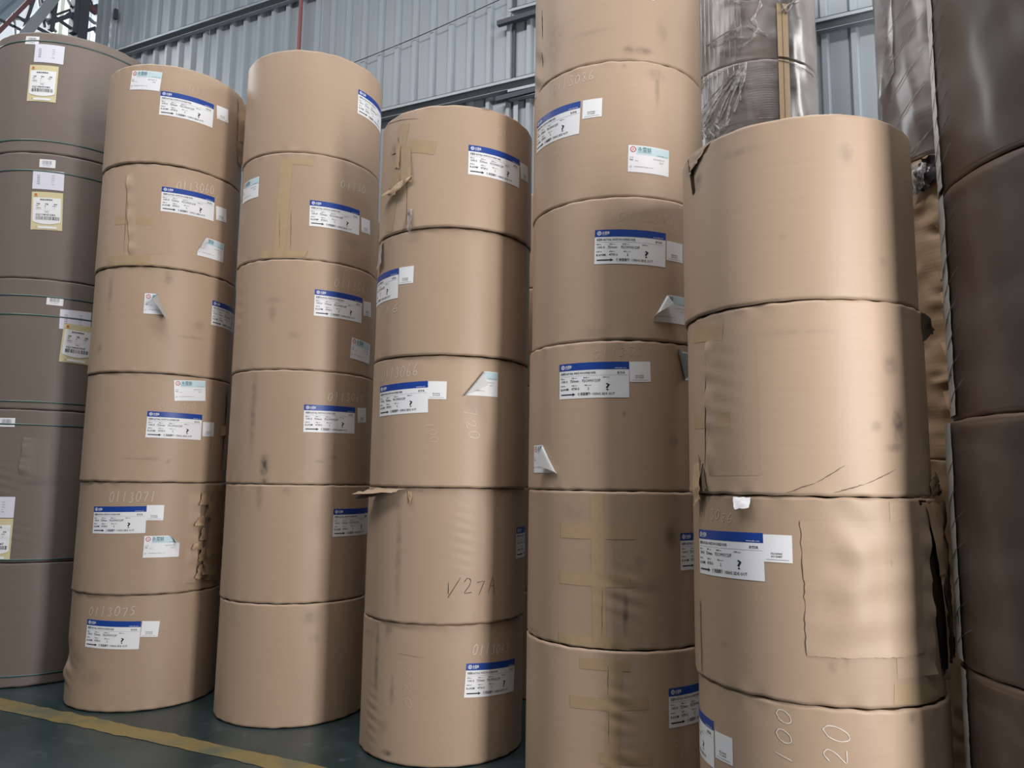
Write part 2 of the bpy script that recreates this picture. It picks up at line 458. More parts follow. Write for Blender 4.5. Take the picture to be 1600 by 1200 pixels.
# ------------------------------------------------------------------ paper rolls
class Surf:
    """outer skin of one roll, in the roll's own frame: radius as a function of angle and height"""
    def __init__(self, seed, R, H, rough, crush, dents):
        r = np.random.default_rng(seed)
        self.R, self.H = R, H
        self.ka = r.integers(2, 9, 7); self.kz = r.uniform(-7, 7, 7); self.ph = r.uniform(0, 6.28, 7)
        self.am = rough * r.uniform(0.3, 1.0, 7)
        self.ea = r.integers(6, 34, 9); self.eb = r.uniform(0, 6.28, (2, 9)); self.em = crush * r.uniform(0.3, 1.0, 9)
        self.dents = dents

    def rad(self, a, z):
        a = np.asarray(a, dtype=float); z = np.asarray(z, dtype=float)
        r = np.full(np.broadcast(a, z).shape, self.R)
        for k in range(7):
            r = r + self.am[k] * np.sin(self.ka[k] * a + self.kz[k] * z + self.ph[k])
        for side, d in ((0, z), (1, self.H - z)):
            w = np.clip(1 - d / 0.055, 0, 1) ** 1.5
            s = 0
            for k in range(9):
                s = s + self.em[k] * np.sin(self.ea[k] * a + self.eb[side][k] + 14 * d * (1 if k % 2 else -1))
            r = r + w * s
            e = np.clip(1 - d / 0.011, 0, 1)
            r = r - 0.008 * e ** 2
        for (a0, z0, wa, wz, dep, fr) in self.dents:
            da = ((a - a0 + np.pi) % (2 * np.pi) - np.pi) * self.R
            g = np.exp(-(da / wa) ** 2 - ((z - z0) / wz) ** 2)
            r = r + dep * g * (np.cos(fr * (z - z0) * 60 + da * 25) if fr else 1.0)
        return r

    def edge(self, a, side):
        s = 0
        for k in range(9):
            s = s + np.sin(self.ea[k] * a + self.eb[side][k] * 2 + 1)
        return 0.0005 * (s + 4.0).clip(0.3)

    def pt(self, a, z, off=0.0):
        r = self.rad(a, z) + off
        return np.stack([r * np.cos(a), r * np.sin(a), np.broadcast_to(z, np.shape(r))], -1)


class Frame:
    """flat sheet frame laid on a roll: X along the sheet, Y down it, in metres"""
    def __init__(self, surf, a, z, t, fold=None, w=1.0, h=1.0):
        self.s, self.a, self.z, self.c, self.d = surf, a, z, math.cos(t), math.sin(t)
        self.fold = fold
        if fold:
            nx, ny = fold[2], fold[3]
            l = math.hypot(nx, ny)
            self.fp = (fold[0] * w, fold[1] * h); self.fn = (nx / l, ny / l); self.phi = math.radians(fold[4]); self.rc = fold[5]

    def pt(self, X, Y, off=0.0):
        X = np.asarray(X, dtype=float); Y = np.asarray(Y, dtype=float)
        lift = np.zeros(X.shape) + off
        if self.fold:
            s = (X - self.fp[0]) * self.fn[0] + (Y - self.fp[1]) * self.fn[1]
            rc, phi = self.rc, self.phi
            b1 = s.clip(0) < rc * phi
            th = np.where(b1, s.clip(0) / rc, phi)
            rest = np.where(b1, 0, s - rc * phi)
            ro = rc - off
            al = ro * np.sin(th) + rest * np.cos(phi)
            lf = rc - ro * np.cos(th) + rest * np.sin(phi)
            X = np.where(s > 0, X + (al - s) * self.fn[0], X)
            Y = np.where(s > 0, Y + (al - s) * self.fn[1], Y)
            lift = np.where(s > 0, lf, lift)
        u = X * self.c + Y * self.d
        z = self.z + X * self.d - Y * self.c
        ang = self.a + u / self.s.R
        zc = np.clip(z, 0.0, self.s.H)
        r = self.s.rad(ang, zc) + lift
        return np.stack([r * np.cos(ang), r * np.sin(ang), z], -1)


def sheet_mesh(fr, x0, x1, y0, y1, off, du=0.012, dv=0.03, thick=0.0006):
    nu = max(2, int((x1 - x0) / du) + 1); nv = max(2, int((y1 - y0) / dv) + 1)
    if fr.fold:
        nu, nv = max(nu, 26), max(nv, 20)
    X, Y = np.meshgrid(np.linspace(x0, x1, nu), np.linspace(y0, y1, nv), indexing='ij')
    P = fr.pt(X, Y, off).reshape(-1, 3)
    return P, grid_faces(nu, nv)[:, ::-1]


_text = {}


def text_mesh(body):
    """glyph outlines as flat polygons, height of capitals 1"""
    if body not in _text:
        cu = bpy.data.curves.new('glyphs', 'FONT')
        cu.body = body
        cu.resolution_u = 1
        cu.offset = 0.014
        ob = bpy.data.objects.new('glyphs', cu)
        me = bpy.data.meshes.new_from_object(ob)
        v = np.array([tuple(q.co) for q in me.vertices], dtype=float).reshape(-1, 3)
        f = [tuple(q.vertices) for q in me.polygons]
        bpy.data.objects.remove(ob); bpy.data.curves.remove(cu); bpy.data.meshes.remove(me)
        v[:, 0] -= v[:, 0].min()
        v /= 0.70
        _text[body] = (v, f)
    return _text[body]


class Print:
    """flat artwork in sheet coordinates, later wrapped onto a roll"""
    def __init__(self):
        self.v, self.f = [], []

    def text(self, body, x, y, h, width=None):
        v, f = text_mesh(body)
        sx = h
        if width:
            sx = width / max(v[:, 0].max(), 1e-6)
        n = len(self.v)
        self.v += [(x + q[0] * sx, y - q[1] * h) for q in v]
        self.f += [tuple(i + n for i in q) for q in f]

    def rect(self, x0, x1, y0, y1):
        k = max(1, int((x1 - x0) / 0.02))
        n = len(self.v)
        for i in range(k + 1):
            xx = x0 + (x1 - x0) * i / k
            self.v += [(xx, y1), (xx, y0)]
        self.f += [(n + 2 * i, n + 2 * i + 2, n + 2 * i + 3, n + 2 * i + 1) for i in range(k)]

    def poly(self, pts):
        n = len(self.v)
        self.v += pts
        self.f.append(tuple(range(n, n + len(pts))))

    def ring(self, cx, cy, r0, r1, n=20):
        b = len(self.v)
        for i in range(n):
            t = -2 * math.pi * i / n
            self.v += [(cx + r0 * math.cos(t), cy + r0 * math.sin(t)), (cx + r1 * math.cos(t), cy + r1 * math.sin(t))]
        for i in range(n):
            j = (i + 1) % n
            self.f.append((b + 2 * i, b + 2 * i + 1, b + 2 * j + 1, b + 2 * j))

    def build(self, name, mat, parent, fr, off):
        v = np.array(self.v, dtype=float)
        return link_mesh(name, fr.pt(v[:, 0], v[:, 1], off), self.f, mat, parent)


def barcode(pr, x0, x1, y0, y1, seed):
    r = random.Random(seed)
    x = x0
    while x < x1 - 0.004:
        w = r.choice((0.0012, 0.0012, 0.0024, 0.0036)) * (x1 - x0) / 0.14
        pr.rect(x, x + w, y0, y1)
        x += w + r.choice((0.0012, 0.0024, 0.0036)) * (x1 - x0) / 0.14


def label_A(root, surf, a, z, t, serial):
    """white reel label under a blue header band"""
    W, Hh = 0.357, 0.173
    fr = Frame(surf, a, z, t)
    P, F = sheet_mesh(fr, 0, W, 0, Hh, 0.0014)
    lab = link_mesh('reel_label', P, F, M['white'], root, True)
    P, F = sheet_mesh(fr, 0, W, 0, 0.036, 0.0020)
    link_mesh('header_band', P, F, M['blue'], lab, True)
    p = Print()
    p.ring(0.022, 0.018, 0.0068, 0.0105, 24)
    p.poly([(0.022, 0.0135), (0.0175, 0.018), (0.022, 0.0225), (0.0265, 0.018)])
    p.text('永豐餘', 0.036, 0.023, 0.011, 0.036)
    p.rect(0.036, 0.062, 0.0265, 0.0278)
    p.text('www.yfy.com', 0.288, 0.032, 0.005, 0.055)
    p.build('header_logo', M['white'], lab, fr, 0.0025)
    p = Print()
    p.text('米道林 NATURAL WHITE WOODFREE PAPER', 0.009, 0.056, 0.0105, 0.190)
    p.text('BYDR', 0.302, 0.058, 0.0105, 0.036)
    for x_, w_, s_ in ((0.009, 0.026, '基重 g/m'), (0.072, 0.030, '寬度 mm'), (0.135, 0.036, '卷號 No'), (0.232, 0.032, '日期 Date')):
        p.text(s_, x_, 0.0765, 0.0045, w_)
    p.text('100.0', 0.014, 0.095, 0.0125, 0.036)
    p.text('720mm', 0.065, 0.095, 0.0125, 0.046)
    p.text('F2C0903123F', 0.130, 0.095, 0.0125, 0.090)
    for x_, w_, s_ in ((0.009, 0.026, '長度 M'), (0.072, 0.030, '淨重 KG'), (0.142, 0.036, '接頭 Joint')):
        p.text(s_, x_, 0.113, 0.0045, w_)
    p.text('8,600M', 0.009, 0.133, 0.0115, 0.046)
    p.text('473KG', 0.072, 0.132, 0.0115, 0.042)
    p.text('2', 0.158, 0.132, 0.0115)
    p.text('?', 0.246, 0.137, 0.034, 0.020)
    p.rect(0.012, 0.080, 0.1505, 0.1565)
    p.poly([(0.078, 0.1455), (0.078, 0.1615), (0.094, 0.1535)])
    p.text('使用面朝外', 0.107, 0.159, 0.0115, 0.066)
    p.text('USING SIDE OUT', 0.181, 0.159, 0.0115, 0.108)
    p.build('printing', M['ink'], lab, fr, 0.0021)
    p = Print(); p.rect(0.006, 0.352, 0.0635, 0.0645)
    p.build('ruled_line', M['grey_ink'], lab, fr, 0.0020)


def label_B(root, surf, a, z, t, serial):
    """small white side label; only its lines of type"""
    fr = Frame(surf, a, z, t)
    P, F = sheet_mesh(fr, 0, 0.103, 0, 0.098, 0.0013)
    lab = link_mesh('side_label', P, F, M['white'], root, True)
    p = Print()
    p.text('F2C0903', 0.028, 0.071, 0.0068, 0.040)
    p.text('0' + serial[-6:], 0.028, 0.081, 0.0068, 0.040)
    p.rect(0.010, 0.090, 0.0885, 0.0897)
    p.build('printing', M['ink'], lab, fr, 0.0019)


def label_S(root, surf, a, z, t, fold=None):
    """pale label with a red ring and teal header; FOLD peels a corner off"""
    W, Hh = 0.217, 0.139
    fr = Frame(surf, a, z, t, fold, W, Hh)
    P, F = sheet_mesh(fr, 0, W, 0, Hh, 0.0016)
    lab = link_mesh('mill_sticker', P, F, M['silver'] if fold else M['white'], root, True)
    if fold:
        P, F = sheet_mesh(fr, 0, W, 0, Hh, 0.0020)
        link_mesh('printed_face', P, F, M['white'], lab, True)
        lab['label'] = 'peeling pale sticker with its backing curled out'
    o_ = 0.0024 if fold else 0.0021
    if fold:
        P, F = sheet_mesh(fr, 0.046, W, 0.004, 0.046, o_)
    else:
        P, F = sheet_mesh(fr, 0.040, W, 0.004, 0.046, o_)
    link_mesh('teal_band', P, F, M['teal'], lab, True)
    p = Print()
    p.ring(0.024, 0.021, 0.0105, 0.0150, 24)
    p.ring(0.024, 0.021, 0.0020, 0.0050, 4)
    p.build('ring_logo', M['red'], lab, fr, o_ + 0.0004)
    p = Print()
    p.text('永豐餘', 0.048, 0.030, 0.019, 0.070)
    p.rect(0.048, 0.116, 0.035, 0.0366)
    p.text('www.yfy.com', 0.150, 0.043, 0.0055, 0.058)
    p.build('header_type', M['teal_ink'], lab, fr, o_ + 0.0005)
    p = Print()
    p.text('尺寸', 0.008, 0.068, 0.007); p.text('等級', 0.008, 0.079, 0.006); p.text('Grade', 0.034, 0.082, 0.005)
    p.text('A210903117', 0.128, 0.066, 0.0068, 0.062)
    p.text('OUT', 0.162, 0.083, 0.0085, 0.022)
    p.text('PAPER MANUFACTURING CO LTD', 0.030, 0.113, 0.0048, 0.100)
    p.text('17', 0.008, 0.118, 0.010)
    p.build('printing', M['grey_ink'], lab, fr, o_ + 0.0003)


def label_C(root, surf, a, z, t, seed):
    fr = Frame(surf, a, z, t)
    P, F = sheet_mesh(fr, 0, 0.108, 0, 0.064, 0.0015)
    lab = link_mesh('barcode_label', P, F, M['white'], root, True)
    p = Print()
    barcode(p, 0.020, 0.086, 0.010, 0.040, seed)
    p.text('00718502', 0.026, 0.052, 0.007, 0.050)
    p.build('printing', M['grey_ink'], lab, fr, 0.0021)


def label_W(root, surf, a, z, t, seed):
    fr = Frame(surf, a, z, t)
    P, F = sheet_mesh(fr, 0, 0.21, 0, 0.148, 0.0017)
    lab = link_mesh('paper_slip', P, F, M['sheet'], root, True)
    p = Print()
    for i in range(5):
        p.text(('品名', '规格', '克重', '等级', '净重')[i], 0.030, 0.045 + i * 0.016, 0.0075)
        p.text(('牛卡', '1050', '120g', 'A', '1380')[i], 0.128, 0.042 + i * 0.017, 0.0075)
    p.build('printing', M['grey_ink'], lab, fr, 0.0023)


def label_Y(root, surf, a, z, t, serial):
    W, Hh = 0.208, 0.293
    fr = Frame(surf, a, z, t)
    P, F = sheet_mesh(fr, 0, W, 0, Hh, 0.0021)
    lab = link_mesh('mill_certificate', P, F, M['cream'], root, True)
    U_, V_ = np.meshgrid(np.linspace(0, 1, 18), np.linspace(0, 1, 12), indexing='ij')
    bot = 0.228 + 0.022 * np.sin(U_ * math.pi) ** 0.7
    link_mesh('white_panel', fr.pt(0.012 + U_ * 0.184, 0.045 + V_ * (bot - 0.045), 0.0042).reshape(-1, 3), grid_faces(18, 12)[:, ::-1], M['white'], lab, True)
    P, F = sheet_mesh(fr, 0.050, 0.172, 0.266, 0.283, 0.0042)
    link_mesh('white_panel', P, F, M['white'], lab, True)
    p = Print()
    p.ring(0.028, 0.022, 0.0, 0.0095, 14)
    p.rect(0.014, 0.042, 0.034, 0.037)
    p.build('logo', M['orange'], lab, fr, 0.0030)
    p = Print()
    p.text('高强瓦楞原纸', 0.058, 0.066, 0.0095, 0.084)
    for x_, s_ in ((0.036, '克重'), (0.092, '等级'), (0.150, '规格')):
        p.text(s_, x_, 0.098, 0.008)
    for x_, s_ in ((0.032, '120'), (0.090, 'A'), (0.142, '1050')):
        p.text(s_, x_, 0.113, 0.009)
    for x_, s_ in ((0.032, '1380KG'), (0.090, '2'), (0.152, '1')):
        p.text(s_, x_, 0.130, 0.0075)
    p.rect(0.030, 0.070, 0.138, 0.139); p.rect(0.085, 0.125, 0.144, 0.145); p.rect(0.092, 0.116, 0.154, 0.157)
    p.text(serial, 0.032, 0.184, 0.0145, 0.130)
    barcode(p, 0.030, 0.188, 0.190, 0.217, hash(serial) % 1000 if False else len(serial) * 7 + ord(serial[-1]))
    p.text('1', 0.038, 0.279, 0.010)
    p.build('printing', M['ink'], lab, fr, 0.0052)


STROKES = {'0': [[(.5, 1), (.15, .8), (.05, .4), (.25, .02), (.6, .1), (.8, .5), (.75, .85), (.45, 1)]],
           '1': [[(.45, 1), (.35, 0)]], '2': [[(.1, .75), (.35, 1), (.7, .85), (.6, .5), (.1, .05), (.85, .1)]],
           '3': [[(.1, .9), (.5, 1), (.7, .8), (.3, .55), (.75, .35), (.55, .03), (.05, .1)]],
           '6': [[(.6, 1), (.2, .6), (.1, .2), (.4, 0), (.75, .2), (.6, .45), (.2, .35)]],
           '7': [[(.05, .9), (.75, .95), (.35, 0)]], '5': [[(.8, 1), (.25, .95), (.2, .6), (.65, .5), (.6, .1), (.1, .05)]],
           '8': [[(.6, .9), (.25, .95), (.2, .7), (.7, .3), (.5, .02), (.15, .2), (.6, .6), (.65, .85)]],
           '/': [[(.9, 1), (.0, -.1)], [(-.1, .75), (0, .1)]], 'A': [[(.1, 0), (.45, 1), (.75, 0)], [(.25, .4), (.65, .42)]]}


def chalk(root, surf, a, z, an, length, height, text):
    fr = Frame(surf, a, z, an)
    n = len(text)
    step = length / n
    V, Fc = [], []
    wd = max(0.0026, height * 0.032)
    r = random.Random(int(a * 1000) + n)
    for k, ch in enumerate(text):
        x0 = k * step; gw = step * 0.86
        jy = r.uniform(-.08, .08) * height; sc = r.uniform(.85, 1.08)
        for st in STROKES[ch]:
            q = np.array([(x0 + (px + 0.18 * py) * gw, -(py * height * sc) + jy) for px, py in st])
            # densify with a smooth curve
            tt = np.linspace(0, len(q) - 1, (len(q) - 1) * 4 + 1)
            xx = np.interp(tt, range(len(q)), q[:, 0]); yy = np.interp(tt, range(len(q)), q[:, 1])
            if len(q) > 3:
                ker = np.array([.25, .5, .25])
                for _ in range(2):
                    xx[1:-1] = np.convolve(xx, ker, 'same')[1:-1]; yy[1:-1] = np.convolve(yy, ker, 'same')[1:-1]
            dx = np.gradient(xx); dy = np.gradient(yy); l = np.hypot(dx, dy) + 1e-9
            w = wd * (0.7 + 0.5 * np.abs(np.sin(tt * 2.1 + k)))
            nx, ny = -dy / l * w / 2, dx / l * w / 2
            b = len(V)
            for i in range(len(xx)):
                V += [(xx[i] + nx[i], yy[i] + ny[i]), (xx[i] - nx[i], yy[i] - ny[i])]
            Fc += [(b + 2 * i, b + 2 * i + 1, b + 2 * i + 3, b + 2 * i + 2) for i in range(len(xx) - 1)]
    V = np.array(V)
    dark = text == '/27A'
    big = height > 0.05 or root_is_front(root)
    o = link_mesh('handwriting', fr.pt(V[:, 0], V[:, 1], 0.0016), Fc, M['marker'] if dark else (M['chalk_white'] if big else M['chalk']), root)
    o['label'] = ('dark marker writing' if dark else 'chalked number')


def root_is_front(root):
    return False


def ragged(n, amp, seed):
    r = np.random.default_rng(seed)
    s = np.cumsum(r.standard_normal(n)); s -= np.linspace(s[0], s[-1], n)
    return amp * (0.6 * s / max(1e-6, np.abs(s).max()) + 0.4 * r.uniform(-1, 1, n))


def overlap_sheet(root, surf, a, z, t, w, h, which, seed):
    """outer layer of wrapping whose edge stands off the roll"""
    fr = Frame(surf, a, z, t)
    nu, nv = max(10, int(w / 0.012)), max(12, int(h / 0.015))
    U, V = np.meshgrid(np.linspace(0, 1, nu), np.linspace(0, 1, nv), indexing='ij')
    eL = ragged(nv, 0.006, seed)[None, :]; eR = ragged(nv, 0.006, seed + 1)[None, :]
    X = U * w + eL * (1 - U) * (which != 'right') + eR * U * (which != 'left')
    Y = V * h + (ragged(nu, 0.004, seed + 2)[:, None] * (which == 'all'))
    wav = 0.5 + 0.5 * np.sin(V * 9 + seed) * np.cos(V * 23 + 2 * seed)
    lift = 0.0022 + 0 * U
    if which in ('left',):
        lift = 0.0006 + (0.004 + 0.010 * wav) * np.clip(1 - U * 5, 0, 1) * np.clip(V * 12, 0, 1) * np.clip((1 - V) * 12, 0, 1)
    if which == 'right':
        lift = 0.001 + (0.004 + 0.016 * wav) * np.clip((U - 0.7) / 0.3, 0, 1)
    if which == 'all':
        edge = np.clip(1 - np.minimum(np.minimum(U * w, (1 - U) * w), (1 - V) * h) / 0.03, 0, 1)
        lift = 0.0014 + 0.0025 * edge * wav + 0.0035 * (1 + np.sin(U * 7 + V * 9 + 1) * np.sin(U * 4 - V * 13) + 0.6 * np.sin(U * 15 + V * 4)) * np.clip(U * 6, 0, 1) * np.clip((1 - U) * 6, 0, 1) * np.clip(V * 5, 0, 1)
    P = fr.pt(X, Y, 0.0)
    P[..., 2] = np.clip(P[..., 2], 0.004, surf.H - 0.004)
    d = P[..., :2] / np.linalg.norm(P[..., :2], axis=-1, keepdims=True)
    P[..., :2] += d * lift[..., None]
    o = link_mesh('loose_wrapper', P.reshape(-1, 3), grid_faces(nu, nv)[:, ::-1], root_mat(root), root, True, attr={'dirt': np.zeros(nu * nv)})
    return o


_mat_of = {}


def root_mat(root):
    return _mat_of[root.name]


def tape(root, surf, a, z, t, w, h):
    fr = Frame(surf, a, z, t)
    P, F = sheet_mesh(fr, 0, w, 0, h, 0.0011, dv=0.012)
    P = P.reshape(-1, 3)
    P[:, 2] = np.clip(P[:, 2], 0.004, surf.H - 0.004)
    link_mesh('tape_strip', P, F, M['tape'], root, True)


def slit(root, surf, a0, z0, a1, z1, w):
    n = 14
    t = np.linspace(0, 1, n)
    aa = a0 + (a1 - a0) * t; zz = z0 + (z1 - z0) * t
    du = (a1 - a0) * surf.R; dz = z1 - z0; l = math.hypot(du, dz)
    nx, nz = -dz / l, du / l
    prof = w * np.sin(np.pi * t) ** 0.6 * (0.6 + 0.4 * np.sin(t * 11 + a0 * 9) ** 2) / 2
    wob = ragged(n, w * 0.5, int(abs(a0) * 900) + 3)
    L_ = surf.pt(aa + (nx * (prof + wob)) / surf.R, zz + nz * (prof + wob), 0.0012)
    R_ = surf.pt(aa + (nx * (-prof + wob)) / surf.R, zz + nz * (-prof + wob), 0.0012)
    P = np.stack([L_, R_], 1).reshape(-1, 3)
    link_mesh('tear_or_dark_gap' if w > 0.0052 else 'crease', P, grid_faces(n, 2), M['gap'] if w > 0.0052 else M['flap_dark'], root)


def free_flap(root, surf, pts, mat, name='torn_flap', nu=8, nv=8, crumple=0.006, seed=1, label=None):
    """four corners given as (angle, height, stand-off): a bent, ragged piece of torn wrapper"""
    r = np.random.default_rng(seed)
    c = [np.array(p, dtype=float) for p in pts]
    U, V = np.meshgrid(np.linspace(0, 1, nu), np.linspace(0, 1, nv), indexing='ij')
    q = (c[0][None, None] * ((1 - U) * (1 - V))[..., None] + c[1][None, None] * (U * (1 - V))[..., None] + c[2][None, None] * (U * V)[..., None] + c[3][None, None] * ((1 - U) * V)[..., None])
    jag = np.zeros((nu, nv, 3))
    jag[..., 0] = r.uniform(-1, 1, (nu, nv)) * 0.012
    jag[..., 1] = r.uniform(-1, 1, (nu, nv)) * 0.008
    jag[..., 2] = r.uniform(-1, 1, (nu, nv)) * crumple
    rim = np.clip(q[..., 2] / 0.02, 0, 1)[..., None]
    q = q + jag * (0.25 + 0.75 * rim) * 0.8
    P = surf.pt(q[..., 0], np.clip(q[..., 1], 0, surf.H), np.maximum(q[..., 2], 0.0012))
    P[..., 2] = q[..., 1]
    o = link_mesh(name, P.reshape(-1, 3), grid_faces(nu, nv)[:, ::-1], mat, root, False)
    if label: o['label'] = label
    return o


